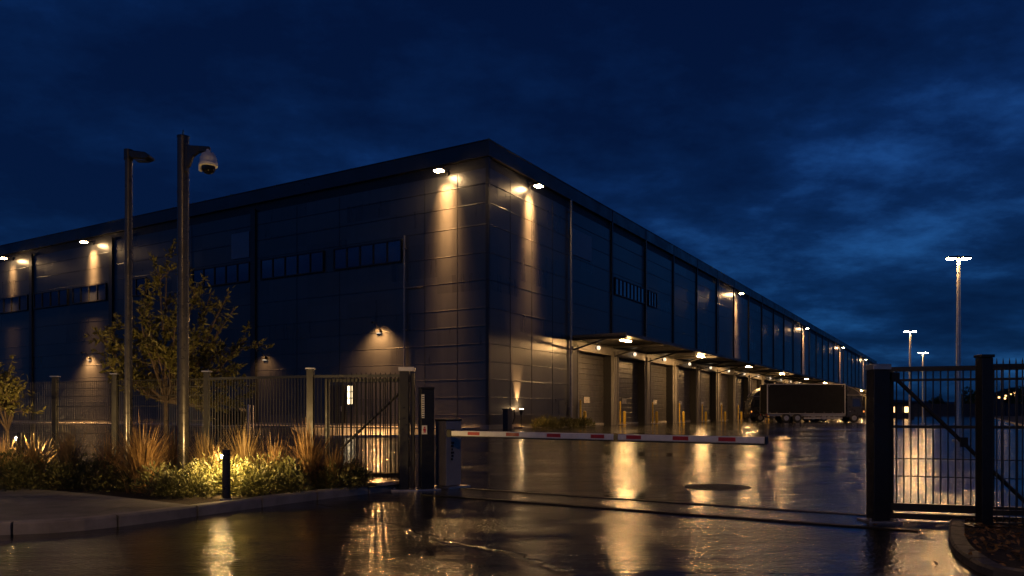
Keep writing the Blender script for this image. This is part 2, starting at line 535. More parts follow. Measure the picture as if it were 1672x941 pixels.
# joints and pipes
JR = [10.9 + 7.5 * k for k in range(28)]
for k, s in enumerate(JR):
    x = s * KY_R
    if k == 0:
        continue
    b = MB()
    b.box((x - 0.14, 0.0, 7.9), (x + 0.14, 0.13, 18.97), MR)
    b.box((x - 0.06, 0.122, 18.972), (x + 0.06, 0.145, TOP), MR)
    b.build('wall_joint', M['trim'], wh)
for x in (3.0, 6.2, 9.6):
    b = MB(); b.box((x - 0.02, 0.0, 0.3), (x + 0.02, 0.022, 18.1), MR); b.build('wall_joint', M['clad2'], wh)
for px_s, wdt in ((12.15, 0.3), (22.7, 0.28), (21.5, 0.1), (30.3, 0.28), (40.0, 0.28)):
    x = px_s * KY_L
    b = MB(); b.box((x - wdt, 0.0, 0.3), (x + wdt, 0.16, 18.5), ML); b.build('wall_joint', M['trim'], wh)
for x in (2.6, 5.5, 13.9, 18.6, 32.0):
    b = MB(); b.box((x - 0.02, 0.0, 0.3), (x + 0.02, 0.022, 18.1), ML); b.build('wall_joint', M['clad2'], wh)


def pipe(Mx, x, z0, z1, r=0.06, y=0.2, mat='pipe'):
    b = MB()
    b.cyl((x, y, z0), (x, y, z1), r, n=8, Mx=Mx)
    for z in (z0 + 1.5, (z0 + z1) / 2, z1 - 1.0):
        b.box((x - r * 1.6, 0.0, z), (x + r * 1.6, y + r * 1.3, z + 0.06), Mx)
    b.build('downpipe', M[mat], wh, smooth=True)


pipe(ML, 7.24, 0.3, 14.3)
pipe(MR, 12.55, 0.1, 18.9, 0.11)
pipe(MR, 26.0 * KY_R - 0.3, 7.9, 18.9, 0.06)
pipe(MR, 48.5 * KY_R + 0.3, 7.9, 18.9, 0.06)
b = MB(); b.cyl((7.24, 0.2, 10.35), (5.5, 0.2, 10.35), 0.05, n=8, Mx=ML); b.build('overflow_pipe', M['pipe'], wh)


def window(Mx, x0, x1, z0, z1, n, parent=wh):
    fr = MB()
    y0, y1 = 0.0, 0.16
    t = 0.09
    fr.box((x0, y0, z0), (x1, y1, z0 + t), Mx); fr.box((x0, y0, z1 - t), (x1, y1, z1), Mx)
    for i in range(n + 1):
        x = x0 + (x1 - x0 - t) * i / n
        fr.box((x, y0, z0 + t), (x + t, y1 - 0.004, z1 - t), Mx)
    o = fr.build('window', M['trim'], parent)
    gl = MB()
    gl.add([(x0 + t / 2, 0.075, z0 + t / 2), (x1 - t / 2, 0.075, z0 + t / 2), (x1 - t / 2, 0.075, z1 - t / 2), (x0 + t / 2, 0.075, z1 - t / 2)], [(0, 1, 2, 3)], Mx)
    gl.build('pane', M['glass'], o)
    return o


def xl(px):
    r = (px - CX) / F
    return (-1.66 - 52.9 * r) / (1.677 + r) * KY_L


def xr(px):
    r = (px - CX) / F
    return (1.66 + 52.9 * r) / (0.596 - r) * KY_R


for a, c, n in ((657, 546, 5), (530, 427, 5), (409, 316, 5), (240, 208, 2), (175, 120, 4), (112, 57, 4), (47, -5, 4)):
    window(ML, xl(a), xl(c), 12.4, 14.1, n)
window(MR, xr(1003), xr(1051), 12.3, 13.95, 8)
window(MR, xr(1057.5), xr(1071), 12.3, 13.95, 3)
for Mx, x0, x1 in ((ML, xl(408), xl(379)), (MR, xr(930.5), xr(965))):
    b = MB(); b.box((x0, 0.0, 14.5), (x1, 0.08, 16.7), Mx); b.build('wall_panel', M['lightpanel'], wh, bevel=0.01)

# lit window in the left wall
x0, x1 = xl(578.5), xl(568)
fr = MB()
for i in range(3):
    x = x0 + (x1 - x0 - 0.07) * i / 2
    fr.box((x, 0, 1.75), (x + 0.07, 0.14, 3.3), ML)
for i in range(4):
    z = 1.75 + (1.55 - 0.07) * i / 3
    fr.box((x0, 0, z), (x1, 0.136, z + 0.07), ML)
o = fr.build('window', M['trim'], wh)
gl = MB(); gl.box((x0 + .03, 0.07, 1.78), (x1 - .03, 0.085, 3.27), ML); gl.build('pane', M['litwin'], o)
tag(o, 'small lit window glowing yellow', None)
b = MB(); xd = xl(563)
b.box((xd, 0, 0.3), (xd + 0.08, 0.12, 3.2), ML); b.box((xd + 1.6, 0, 0.3), (xd + 1.68, 0.12, 3.2), ML); b.box((xd, 0, 3.2), (xd + 1.68, 0.12, 3.3), ML)
b.box((xd + 0.08, 0.02, 0.3), (xd + 1.6, 0.07, 3.2), ML)
o = b.build('door', M['trim'], wh)
b = MB(); b.box((xd + 0.2, 0.075, 1.25), (xd + 0.26, 0.16, 1.65), ML); b.build('handle', M['steel'], o)

# dock frontage: piers, lintel, recessed doors
b = MB()
b.box((12.4, -0.3, 0), (DOOR_0, 0.0, 7.2), MR)
b.build('pier', M['clad'], wh)
for k in range(NDOOR):
    xa = DOOR_0 + k * DOOR_P
    b = MB()
    b.box((xa + DOOR_W, -1.0, 0), (xa + DOOR_P, 0.0, 6.5), MR)
    xm = xa + DOOR_W
    b.box((xm + 0.32, 0.0, 0), (xm + 0.60, 0.14, 6.9), MR)
    b.box((xm + 0.8, 0.0, 0), (xm + 0.98, 0.10, 6.4), MR)
    b.build('pier', M['pier'], wh)
b = MB()
b.box((12.4, -1.0, 6.502), (LR, 0.0, 7.4), MR)
b.box((12.4, 0.0, 6.6), (LR, 0.03, 6.7), MR)
b.build('lintel', M['lintel'], wh)
b = MB()
b.box((DOOR_0 + NDOOR * DOOR_P, -1.0, 0), (LR, 0.0, 6.5), MR)
b.build('wall', M['clad'], wh)
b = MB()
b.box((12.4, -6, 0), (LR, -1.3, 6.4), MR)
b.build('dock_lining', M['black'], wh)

for k in range(NDOOR):
    xa = DOOR_0 + k * DOOR_P
    xb = xa + DOOR_W
    # sectional leaf with 12 profiled slats, set back 0.8 m; dark jamb on each side
    prof = []
    n = 13
    for i in range(n):
        z0 = 0.22 + i * (6.28 / n); z1 = 0.22 + (i + 1) * (6.28 / n)
        prof += [(-0.80, z0), (-0.76, z0 + 0.05), (-0.76, z1 - 0.05), (-0.80, z1)]
    d = MB(); d.sweep(prof, xa, xb, MR)
    o = d.build('dock_door', M['doorleaf'], wh)
    if k < 14:
        s = MB(); s.box((xa, -0.82, 0.02), (xb, -0.70, 0.2), MR); s.build('bottom_seal', M['paleglass'], o)
        for wx in (0.10, 0.9 + 1.9):
            q = MB(); q.box((xa + wx, -0.76, 1.95), (xa + wx + 1.35, -0.73, 2.62), MR)
            q.cur = 1; q.box((xa + wx + 0.08, -0.73, 2.02), (xa + wx + 1.27, -0.722, 2.55), MR)
            q.build('window', [M['trim'], M['paleglass']], o)
    j = MB()
    j.box((xb - 0.12, -0.80, 0), (xb - 0.002, -0.02, 6.49), MR)
    j.build('door_jamb', M['black'], wh); j = MB()
    j.box((xa + 0.002, -0.80, 0), (xa + 0.10, -0.02, 6.49), MR)
    j.build('door_jamb', M['black'], wh)
    gm = MB(); gm.cyl((xa + 0.02, 0.08, 0), (xa + 0.02, 0.08, 6.9), 0.05, n=6, Mx=MR); gm.build('door_guide', M['pipe'], wh)

# canopy along the docks
b = MB()
b.box((12.9, -0.02, 7.42), (LR, 4.9, 7.54), MR)
b.box((12.9, 4.9, 7.38), (LR, 5.0, 7.64), MR)
b.box((12.8, 0.0, 7.38), (12.9, 5.0, 7.62), MR)
can = b.build('canopy', M['canopy'], wh)
for k in range(NDOOR + 1):
    xm = DOOR_0 + k * DOOR_P - 0.9
    q = MB()
    q.cyl((xm, 0.10, 6.45), (xm, 3.6, 7.40), 0.07, n=8, Mx=MR)
    q.box((xm - 0.06, 0.0, 7.22), (xm + 0.06, 4.9, 7.415), MR)
    q.box((xm - 0.09, 0.0, 6.2), (xm + 0.09, 0.12, 6.75), MR)
    q.build('brace', M['canopy'], can)

# ------------------------------------------------------------------ wall floodlights
def flood(Mx, x, label, out=1.0, z=18.3, p_beam=0, p_wide=0, beam=0.85, tilt=0.34, grp='floodlights under the roof edge'):
    base = Mx @ Vector((x, 0, z))
    t = thing('floodlight', label, 'floodlight', base, grp)
    a = MB()
    a.box((x - 0.12, 0.0, z - 0.15), (x + 0.12, 0.08, z + 0.25), Mx)
    a.tube([(x, 0.05, z + 0.12), (x, out * 0.5, z + 0.2), (x, out - 0.2, z + 0.1)], 0.05, 8, Mx)
    a.build('bracket', M['darksteel'], t)
    hd = MB()
    hd.prism([(-0.34, -0.02), (0.34, -0.02), (0.30, 0.10), (-0.30, 0.10)], out - 0.28, out + 0.28, Mx @ Matrix.Translation((x, 0, z)))
    ho = hd.build('lamp_head', M['darksteel'], t)
    ln = MB()
    ln.box((x - 0.29, out - 0.24, z - 0.09), (x + 0.29, out + 0.24, z - 0.021), Mx)
    ln.build('lens', M['lamp'], ho, bevel=0.02)
    o3 = Mx.to_3x3()
    if p_beam:
        bl = lamp_light('AREA', 'beam', t, Mx @ Vector((x, out * 0.6, z - 0.13)), p_beam, shape='RECTANGLE', size=1.0, size_y=0.35, spread=beam)
        b2 = lamp_light('AREA', 'long_beam', t, Mx @ Vector((x, out * 0.6, z - 0.14)), p_beam * 0.55, shape='RECTANGLE', size=1.0, size_y=0.35, spread=0.42)
        for lo, tl in ((bl, tilt), (b2, 0.11)):
            zl = -(o3 @ Vector((0, -tl, -1))).normalized(); xl_ = o3 @ Vector((1, 0, 0)); yl = zl.cross(xl_)
            lo.rotation_euler = Matrix((xl_, yl, zl)).transposed().to_euler()
    if p_wide:
        lamp_light('SPOT', 'wide_beam', t, Mx @ Vector((x, out, z - 0.13)), p_wide, aim=o3 @ Vector((0, 0.95, -1)), spot_size=1.75, spot_blend=0.6, shadow_soft_size=0.12)
    return t


BEAM, WIDE = 140, 1000
flood(ML, 1.79 * KY_L, 'lit floodlight left of the building corner on the gable wall', p_beam=BEAM, p_wide=WIDE)
flood(ML, 24.3 * KY_L, 'lit floodlight above the four-pane window on the dark left wall', p_beam=BEAM * 0.8, p_wide=WIDE * .5)
flood(ML, 32.3 * KY_L, 'lit floodlight at far left end of the wall near frame edge', p_beam=BEAM * 0.3, p_wide=WIDE * 0.4)
flood(MR, 5.0 * KY_R, 'lit floodlight right of the building corner over the loading side', out=0.8, p_beam=BEAM, p_wide=WIDE, beam=0.75, tilt=0.30)
for i, lab in enumerate(('nearest of the distant floodlights high above the dock canopy', 'second distant floodlight above the canopy, over the truck box',
                         'third distant floodlight above the canopy, over the truck cab', 'fourth distant floodlight above the canopy, near the right gate post')):
    flood(MR, (57 + 45.5 * i) * KY_R, lab, out=0.8, p_beam=BEAM * 1.0, p_wide=WIDE * 0.6, beam=0.7, tilt=0.2)


def downlight(Mx, x, z, label, power, lens=True):
    base = Mx @ Vector((x, 0, z))
    t = thing('wall_lamp', label, 'wall lamp', base, 'low wall lamps on the left wall')
    a = MB()
    a.prism([(-0.20, 0.0), (0.20, 0.0), (0.20, 0.20), (0.12, 0.28), (-0.12, 0.28), (-0.20, 0.20)], 0.0, 0.30, Mx @ Matrix.Translation((x, 0, z)))
    a.tube([(x, 0.1, z + 0.2), (x, 0.5, z + 0.75), (x, 0.9, z + 0.72)], 0.03, 6, Mx)
    a.cyl((x, 0.9, z + 0.62), (x, 0.9, z + 0.78), 0.09, n=10, Mx=Mx)
    a.build('housing', M['darksteel'], t, bevel=0.01)
    ln = MB(); ln.box((x - 0.15, 0.06, z - 0.02), (x + 0.15, 0.26, z - 0.002), Mx)
    ln.build('lens', M['globe'], t)
    lamp_light('SPOT', 'beam', t, Mx @ Vector((x, 0.9, z + 0.6)), power * 1.5, aim=Mx.to_3x3() @ Vector((0, -0.30, -1)), spot_size=2.1, spot_blend=1.0, shadow_soft_size=0.25)
    lamp_light('SPOT', 'spill', t, Mx @ Vector((x, 0.42, z - 0.05)), power * 2.0, aim=Mx.to_3x3() @ Vector((0, 0.9, -1)), spot_size=2.0, spot_blend=0.6, shadow_soft_size=0.1)


downlight(ML, 5.0 * KY_L, 7.2, 'downlight glowing on the wall above the lit window', 700)
downlight(ML, 24.6 * KY_L, 6.5, 'downlight low on the wall under the four-pane window', 800)
downlight(ML, 11.4 * KY_L, 5.6, 'dim downlight beside the dark joint behind the tree', 110)

# canopy lamps and bulkhead globes
for i in range(11):
    x = (13.8 + 18.4 * i) * KY_R
    base = MR @ Vector((x, 3.6, 7.40))
    t = thing('canopy_lamp', f'{ORD[i]} lit strip lamp under the dock canopy from its near end', 'canopy lamp', base, 'lit strip lamps under the dock canopy')
    a = MB(); a.box((x - 0.85, 3.38, 7.30), (x + 0.85, 3.86, 7.415), MR); a.build('housing', M['darksteel'], t)
    a = MB(); a.box((x - 0.78, 3.42, 7.235), (x + 0.78, 3.82, 7.299), MR); a.build('lens', M['canlamp'], t, bevel=0.03)
for k in range(12):
    x = DOOR_0 + k * DOOR_P + 3.9
    base = MR @ Vector((x, 0.0, 6.95))
    t = thing('bulkhead_lamp', f'small round globe on the lintel over the {ORD[k]} dock door from the corner', 'globe lamp', base, 'round globes over the dock doors')
    a = MB(); a.cyl((x, 0.0, 6.95), (x, 0.10, 6.95), 0.14, n=12, Mx=MR); a.build('housing', M['darksteel'], t)
    a = MB()
    a.lathe([(0.02, 0.0), (0.13, 0.02), (0.19, 0.10), (0.19, 0.18), (0.13, 0.27), (0.02, 0.3)], 12, MR @ Matrix.Translation((x, 0.1, 6.95)) @ Matrix.Rotation(-math.pi / 2, 4, 'X'))
    a.build('globe', M['globe'], t, smooth=True)

# yellow bollards at the dock piers
def bollard_post(x, y, label, tall=2.4, r=0.14):
    base = MR @ Vector((x, y, 0))
    t = thing('yellow_bollard', label, 'bollard', base, 'yellow guard posts at the dock doors')
    a = MB(); a.cyl((x, y, 0), (x, y, tall), r, n=12, Mx=MR)
    a.lathe([(r, tall), (r * 0.7, tall + 0.07), (0.02, tall + 0.1)], 12, MR @ Matrix.Translation((x, y, 0)))
    a.build('post', M['yellow'], t, smooth=True)
    a = MB(); a.cyl((x, y, 0.0), (x, y, 0.05), 0.24, n=12, Mx=MR); a.build('base_plate', M['steel'], t)


for k in range(9):
    xa = DOOR_0 + k * DOOR_P
    bollard_post(xa + 0.02, 0.3, f'tall yellow bollard at the left edge of the {ORD[k]} dock door', 2.15, 0.075)
    bollard_post(xa - 0.15, 0.8, f'short yellow bollard in front of the pier left of the {ORD[k]} dock door', 1.2, 0.14)

# ------------------------------------------------------------------ apron, pavement by the left wall
b = MB(); b.box((0.6, 0.07, 0), (LL, 2.2, 0.13), ML); struct(b.build('pavement', M['concrete'], bevel=0.03))
b = MB()
pp = [gnd(498, 714.5), gnd(716, 713), gnd(724, 705), gnd(735, 703)]
poly = [ML @ Vector((1.8, 2.25, 0)), pp[3], pp[2], pp[1], pp[0], ML @ Vector((17, 2.25, 0))]
b.add([(q.x, q.y, 0.004) for q in poly], [tuple(range(len(poly)))])
struct(b.build('apron', M['pad']))
b = MB()
for a_, c_ in ((pp[0], pp[1]), (pp[1], pp[2])):
    d = (c_ - a_).normalized(); nn = Vector((-d.y, d.x, 0)) * 0.12
    b.slab([a_ - nn, c_ - nn, c_ + nn, a_ + nn], 0, 0.09)
struct(b.build('apron_kerb', M['concrete']))

# uplight, shrubs and cabinet by the right wall corner
x, y = 3.98, 0.35
base = MR @ Vector((x, y, 0))
t = thing('spike_uplight', 'small spike uplight washing the wall left of the hedge', 'uplight', base)
a = MB(); a.cyl((x, y, 0.1), (x, y, 1.05), 0.035, n=8, Mx=MR); a.build('stake', M['darksteel'], t)
a = MB(); a.lathe([(0.07, 1.0), (0.12, 1.12), (0.15, 1.35), (0.15, 1.40)], 12, MR @ Matrix.Translation((x, y, 0))); ho = a.build('lamp_head', M['darksteel'], t, smooth=True)
a = MB(); a.cyl((x, y, 1.402), (x, y, 1.43), 0.14, n=12, Mx=MR); a.build('lens', M['lamp'], ho)
a = MB(); a.box((x - 0.6, 0.07, 0.0), (x + 0.6, y + 0.45, 0.1), MR); a.build('base_slab', M['concrete'], t)
lamp_light('SPOT', 'beam', t, base + Vector((0, 0, 1.46)), 2000, aim=MR.to_3x3() @ Vector((0, -0.22, 1)), spot_size=0.75, spot_blend=1.0, shadow_soft_size=0.06)
x = 1.1
base = MR @ Vector((x, 0.9, 0))
t = thing('utility_pillar', 'dark utility pillar with cable loop at the wall left of the uplight', 'utility box', base)
a = MB(); a.box((x - 0.3, 0.7, 0), (x + 0.3, 1.1, 1.35), MR); a.box((x - 0.34, 0.66, 1.352), (x + 0.34, 1.14, 1.43), MR); a.build('cabinet', M['trim'], t, bevel=0.02)
a = MB(); a.tube([(x + 0.35, 1.0, 1.2), (x + 0.75, 1.0, 1.35), (x + 0.85, 1.0, 0.8), (x + 0.55, 1.0, 0.35), (x + 0.4, 1.0, 0.4)], 0.05, 6, MR); a.build('cable', M['rubber'], t, smooth=True)

# waste container and white post by the left wall
c = Vector((-21.2, 57.0, 0))
t = thing('waste_container', 'black wheeled waste container beside the white post', 'waste container', c)
a = MB()
a.prism([(-1.0, 0.22), (1.0, 0.22), (1.12, 1.25), (-1.12, 1.25)], -0.6, 0.6, Matrix.Translation(c))
a.build('bin', M['truckside'], t, bevel=0.03)
a = MB(); a.prism([(-1.16, 1.26), (1.16, 1.26), (1.0, 1.45), (-1.0, 1.45)], -0.66, 0.66, Matrix.Translation(c)); a.build('lid', M['rubber'], t, bevel=0.03)
for sx in (-0.8, 0.8):
    for sy in (-0.4, 0.4):
        a = MB(); a.cyl(c + Vector((sx, sy - 0.05, 0.11)), c + Vector((sx, sy + 0.05, 0.11)), 0.11, n=12); a.build('wheel', M['rubber'], t)
c = Vector((-19.7, 57.0, 0))
t = thing('white_bollard', 'slim white post standing beside the waste container', 'bollard', c)
a = MB(); a.cyl(c, c + Vector((0, 0, 1.75)), 0.10, n=12); a.cyl(c + Vector((0.28, 0.1, 0)), c + Vector((0.28, 0.1, 1.7)), 0.05, n=8); a.build('post', M['sign'], t)
a = MB(); a.cyl(c, c + Vector((0, 0, 0.05)), 0.2, n=12); a.build('base_plate', M['steel'], t)

# ------------------------------------------------------------------ kerb, paving, planting bed (left)
KT = 0.12
kb = [gnd(668, 797.5), gnd(623, 804), gnd(510, 817.5), gnd(400, 832.6), gnd(310, 845), gnd(226, 856.5), gnd(140, 866.5), gnd(60, 872)]
kb += [Vector((-5.4, 7.02, 0)), Vector((-6.6, 6.85, 0)), Vector((-8.5, 6.7, 0)), Vector((-12, 6.6, 0))]


def catmull(pts, n=6):
    out = []
    for i in range(len(pts) - 1):
        p0, p1, p2, p3 = pts[max(i - 1, 0)], pts[i], pts[i + 1], pts[min(i + 2, len(pts) - 1)]
        for k in range(n):
            t = k / n
            out.append(0.5 * ((2 * p1) + (p2 - p0) * t + (2 * p0 - 5 * p1 + 4 * p2 - p3) * t * t + (3 * p1 - p0 - 3 * p2 + p3) * t ** 3))
    out.append(pts[-1].copy())
    return out


def kerb_run(name, pts, width, height, seg=0.92, gap=0.012, side=1, mat='concrete'):
    """kerb stones along a ground line; width goes to the side"""
    dense = catmull(pts, 12)
    cum = [0.0]
    for i in range(1, len(dense)):
        cum.append(cum[-1] + (dense[i] - dense[i - 1]).length)

    def pos(s):
        s = min(max(s, 0), cum[-1])
        for i in range(1, len(cum)):
            if cum[i] >= s:
                f = (s - cum[i - 1]) / max(1e-6, cum[i] - cum[i - 1])
                return dense[i - 1].lerp(dense[i], f)
        return dense[-1]
    bm = MB()
    s = 0.0
    while s < cum[-1] - 0.05:
        e = min(s + seg, cum[-1])
        st = [pos(s + gap + (e - s - 2 * gap) * k / 3) for k in range(4)]
        q = []
        for k, c_ in enumerate(st):
            d = (st[min(k + 1, 3)] - st[max(k - 1, 0)]).normalized()
            q.append((c_, Vector((-d.y, d.x, 0)) * side))
        hj = height + rnd.uniform(-0.003, 0.003)
        ch = 0.018
        prof = [(0.0, -0.05), (0.0, hj - ch), (ch, hj), (width - 0.004, hj), (width, -0.05)]
        vs, fs = [], []
        for c_, nn in q:
            for o_, z_ in prof:
                vs.append(c_ + nn * o_ + Vector((0, 0, z_)))
        m = len(prof)
        for k in range(3):
            for i in range(m - 1):
                fs.append((k * m + i, k * m + i + 1, (k + 1) * m + i + 1, (k + 1) * m + i))
        fs += [tuple(range(m)), tuple(3 * m + i for i in range(m - 1, -1, -1))]
        bm.add(vs, fs)
        s = e
    return struct(bm.build(name, M[mat]))


kerb_run('kerb', kb, 0.16, KT, side=-1)
# soil of the bed (gently mounded) and paving behind the kerb
inner = []
den = catmull(kb, 4)
for i, c_ in enumerate(den):
    d = (den[min(i + 1, len(den) - 1)] - den[max(i - 1, 0)]).normalized()
    inner.append(c_ + Vector((d.y, -d.x, 0)) * 0.15)
pv = [gnd(319, 824, KT), gnd(240, 815, KT), gnd(159, 806, KT), gnd(80, 799, KT), gnd(0, 793.6, KT), Vector((-9.5, 11.6, KT)), Vector((-12, 12.6, KT))]
EDGE = [Vector((p_.x, p_.y, 0)) for p_ in pv]
bed = MB()
outer = [q for q in inner if q.x > pv[0].x + 0.02] + EDGE
back = [Vector((-13, 15.3, 0)), Vector((-8.34, 13.75, 0)), Vector((-4.97, 12.55, 0)), Vector((-3.07, 11.75, 0)), Vector((-1.6, 11.25, 0))]
poly = outer + back
bed.add([(q.x, q.y, 0.085) for q in poly], [tuple(range(len(poly)))])
struct(bed.build('planting_bed', M['soil']))
pav = MB()
fr = [q for q in inner if q.x <= pv[0].x + 0.05]
poly = fr + EDGE[::-1]
pav.add([(q.x, q.y, 0.108) for q in poly], [tuple(range(len(poly)))])
struct(pav.build('paving', M['paving']))
jn = MB()   # joints between slabs as thin dark strips
for k in range(8):
    a_, c_ = gnd(300 - 75 * k, 824 + 1.0 * k, KT), gnd(225 - 92 * k, 815 - 3 * k, KT)
    d = (c_ - a_).normalized(); nn = Vector((-d.y, d.x, 0)) * 0.006
    if c_.x < -13: break
for k in range(1, 4):
    f_ = k / 4
    ln_ = []
    for i in range(7):
        e = EDGE[i]
        ii = min(range(len(fr)), key=lambda q: (fr[q] - e).length + abs(fr[q].x - e.x) * 2)
        ln_.append(e.lerp(fr[ii], f_))
    for a_, c_ in zip(ln_[:-1], ln_[1:]):
        d = (c_ - a_)
        if d.length < 0.02: continue
        d.normalize(); nn = Vector((-d.y, d.x, 0)) * 0.007
        jn.add([(q.x, q.y, 0.112) for q in (a_ - nn, c_ - nn, c_ + nn, a_ + nn)], [(0, 1, 2, 3)])
for i in range(10):
    x = -4.3 - i * 0.9
    e = min(EDGE, key=lambda q: abs(q.x - x)); 
    # interpolate front and back lines at this x
    def yat(line, x):
        for a_, c_ in zip(line[:-1], line[1:]):
            if min(a_.x, c_.x) <= x <= max(a_.x, c_.x) and abs(a_.x - c_.x) > 1e-6:
                return a_.y + (c_.y - a_.y) * (x - a_.x) / (c_.x - a_.x)
        return None
    y0, y1 = yat(fr, x), yat(EDGE, x)
    if y0 is None or y1 is None or y1 - y0 < 0.2: continue
    jn.add([(x - 0.007, y0, 0.1124), (x + 0.007, y0, 0.1124), (x + 0.007, y1, 0.1124), (x - 0.007, y1, 0.1124)], [(0, 1, 2, 3)])
struct(jn.build('paving_joint', M['trim']))

# right kerb and leaf-littered bed
rk = [Vector((5.2, 8.15, 0)), gnd(1552, 857), gnd(1549, 880), gnd(1556, 903), gnd(1580, 924), gnd(1622, 944), Vector((3.62, 4.95, 0)), Vector((4.1, 4.4, 0)), Vector((5.2, 4.0, 0)), Vector((8, 3.7, 0))]
rk[0] = Vector((4.75, 8.0, 0))
kerb_run('kerb', rk[1:], 0.13, 0.07, seg=0.6, side=1, mat='dimkerb')
bed = MB()
den = catmull(rk[1:], 4)
poly = []
for i, c_ in enumerate(den):
    d = (den[min(i + 1, len(den) - 1)] - den[max(i - 1, 0)]).normalized()
    poly.append(c_ + Vector((-d.y, d.x, 0)) * 0.12)
poly += [Vector((12, 3.7, 0)), Vector((12, 7.2, 0))]
bed.add([(q.x, q.y, 0.05) for q in poly], [tuple(range(len(poly)))])
struct(bed.build('planting_bed', M['soil']))

def leaf_quad(bm, c_, d, w_, l_, nrm, fold=0.25):
    d = d.normalized(); s_ = d.cross(nrm)
    if s_.length < 1e-4: s_ = d.orthogonal()
    s_.normalize(); n_ = s_.cross(d)
    a0 = c_; a1 = c_ + d * l_
    m_ = c_ + d * l_ * 0.45 - n_ * (w_ * fold)
    l1 = c_ + d * l_ * 0.42 + s_ * w_ * 0.5; r1 = c_ + d * l_ * 0.42 - s_ * w_ * 0.5
    bm.add([a0, l1, a1, r1, m_], [(0, 4, 1), (1, 4, 2), (2, 4, 3), (3, 4, 0)])


def rv():
    while True:
        q = Vector((rnd.uniform(-1, 1), rnd.uniform(-1, 1), rnd.uniform(-1, 1)))
        if 0.05 < q.length < 1: return q


lit = MB()
def in_poly(pt, poly):
    c_ = False
    j = len(poly) - 1
    for i in range(len(poly)):
        if (poly[i].y > pt.y) != (poly[j].y > pt.y) and pt.x < (poly[j].x - poly[i].x) * (pt.y - poly[i].y) / (poly[j].y - poly[i].y) + poly[i].x:
            c_ = not c_
        j = i
    return c_
n = 0
while n < 1500:
    q = Vector((rnd.uniform(3.2, 7), rnd.uniform(4.0, 8.0), 0))
    ins = in_poly(q, poly)
    if not ins and (rnd.random() > 0.02 or q.x < 3.0 or q.y > 7.6): continue
    d = rv(); d.z *= 0.35
    leaf_quad(lit, Vector((q.x, q.y, (0.06 if ins else 0.012) + rnd.uniform(0, 0.035))), d, rnd.uniform(0.025, 0.05), rnd.uniform(0.05, 0.1), Vector((rnd.uniform(-.5, .5), rnd.uniform(-.5, .5), 1)))
    n += 1
tag(lit.build('leaf_litter', M['litter']), 'brown fallen leaves scattered over the bed beside the right gate', 'fallen leaves', kind='stuff')

# ------------------------------------------------------------------ fence, gates
GL = Vector((-1.57, 11.3, 0))       # left gate post
def fpost(bm, c_, h, w_=0.10):
    bm.box((c_.x - w_ / 2, c_.y - w_ / 2, 0), (c_.x + w_ / 2, c_.y + w_ / 2, h))


FP = [Vector((-3.07, 11.60, 0)), Vector((-4.97, 12.4, 0)), Vector((-6.88, 13.2, 0)), Vector((-8.36, 13.93, 0)), Vector((-10.2, 14.8, 0)), Vector((-12.0, 15.6, 0))]
FH = [1.81, 1.81, 1.81, 1.80, 1.80, 1.80]
fence = thing('boundary_fence', 'dark welded bar fence behind the planting bed, left of the gate', 'fence', FP[0])
for i, c_ in enumerate(FP):
    a = MB(); fpost(a, c_, FH[i], 0.105 if i == 0 else 0.085)
    o = a.build('post', M['postcol'] if i else M['postcol'], fence, bevel=0.006)
    q = MB(); q.box((c_.x - 0.065, c_.y - 0.065, FH[i] + 0.001), (c_.x + 0.065, c_.y + 0.065, FH[i] + 0.02)); q.build('cap', M['steel'], o)


def bars(bm, a_, c_, z0, z1, pitch, r, tip=0.0):
    L = (c_ - a_).length
    n_ = int(L / pitch)
    for k in range(1, n_):
        q = a_.lerp(c_, k / n_)
        bm.cyl(q + Vector((0, 0, z0)), q + Vector((0, 0, z1)), r, n=5, cap=False)
        if tip:
            bm.cyl(q + Vector((0, 0, z1)), q + Vector((0, 0, z1 + tip)), r * 1.3, 0.001, n=5, cap=False)


def rail(bm, a_, c_, z, w_, h_):
    d = (c_ - a_).normalized(); nn = Vector((-d.y, d.x, 0)) * w_ / 2
    bm.slab([a_ - nn, c_ - nn, c_ + nn, a_ + nn], z, z + h_)


for i in range(len(FP) - 1):
    a_, c_ = FP[i], FP[i + 1]
    pn = MB()
    if i == 0:
        bars(pn, a_, c_, 0.15, 1.70, 0.058, 0.008)
        rail(pn, a_, c_, 1.68, 0.035, 0.04); rail(pn, a_, c_, 0.2, 0.035, 0.04)
        pn.build('bar_panel', M['fence'], fence)
    else:
        bars(pn, a_, c_, 0.12, 1.72, 0.05, 0.0035)
        for z in (0.25, 0.55, 0.78, 1.02, 1.26, 1.44, 1.58, 1.70):
            for dy in (-0.006, 0.006):
                off = Vector((0, dy, 0))
                pn.cyl(a_ + off + Vector((0, 0, z)), c_ + off + Vector((0, 0, z)), 0.0055, n=5, cap=False)
        pn.build('mesh_panel', M['wire'], fence)
pn = MB()
bars(pn, FP[0], GL, 0.15, 1.70, 0.058, 0.008)
rail(pn, FP[0], GL, 1.68, 0.035, 0.04); rail(pn, FP[0], GL, 0.2, 0.035, 0.04)
pn.build('bar_panel', M['fence'], fence)

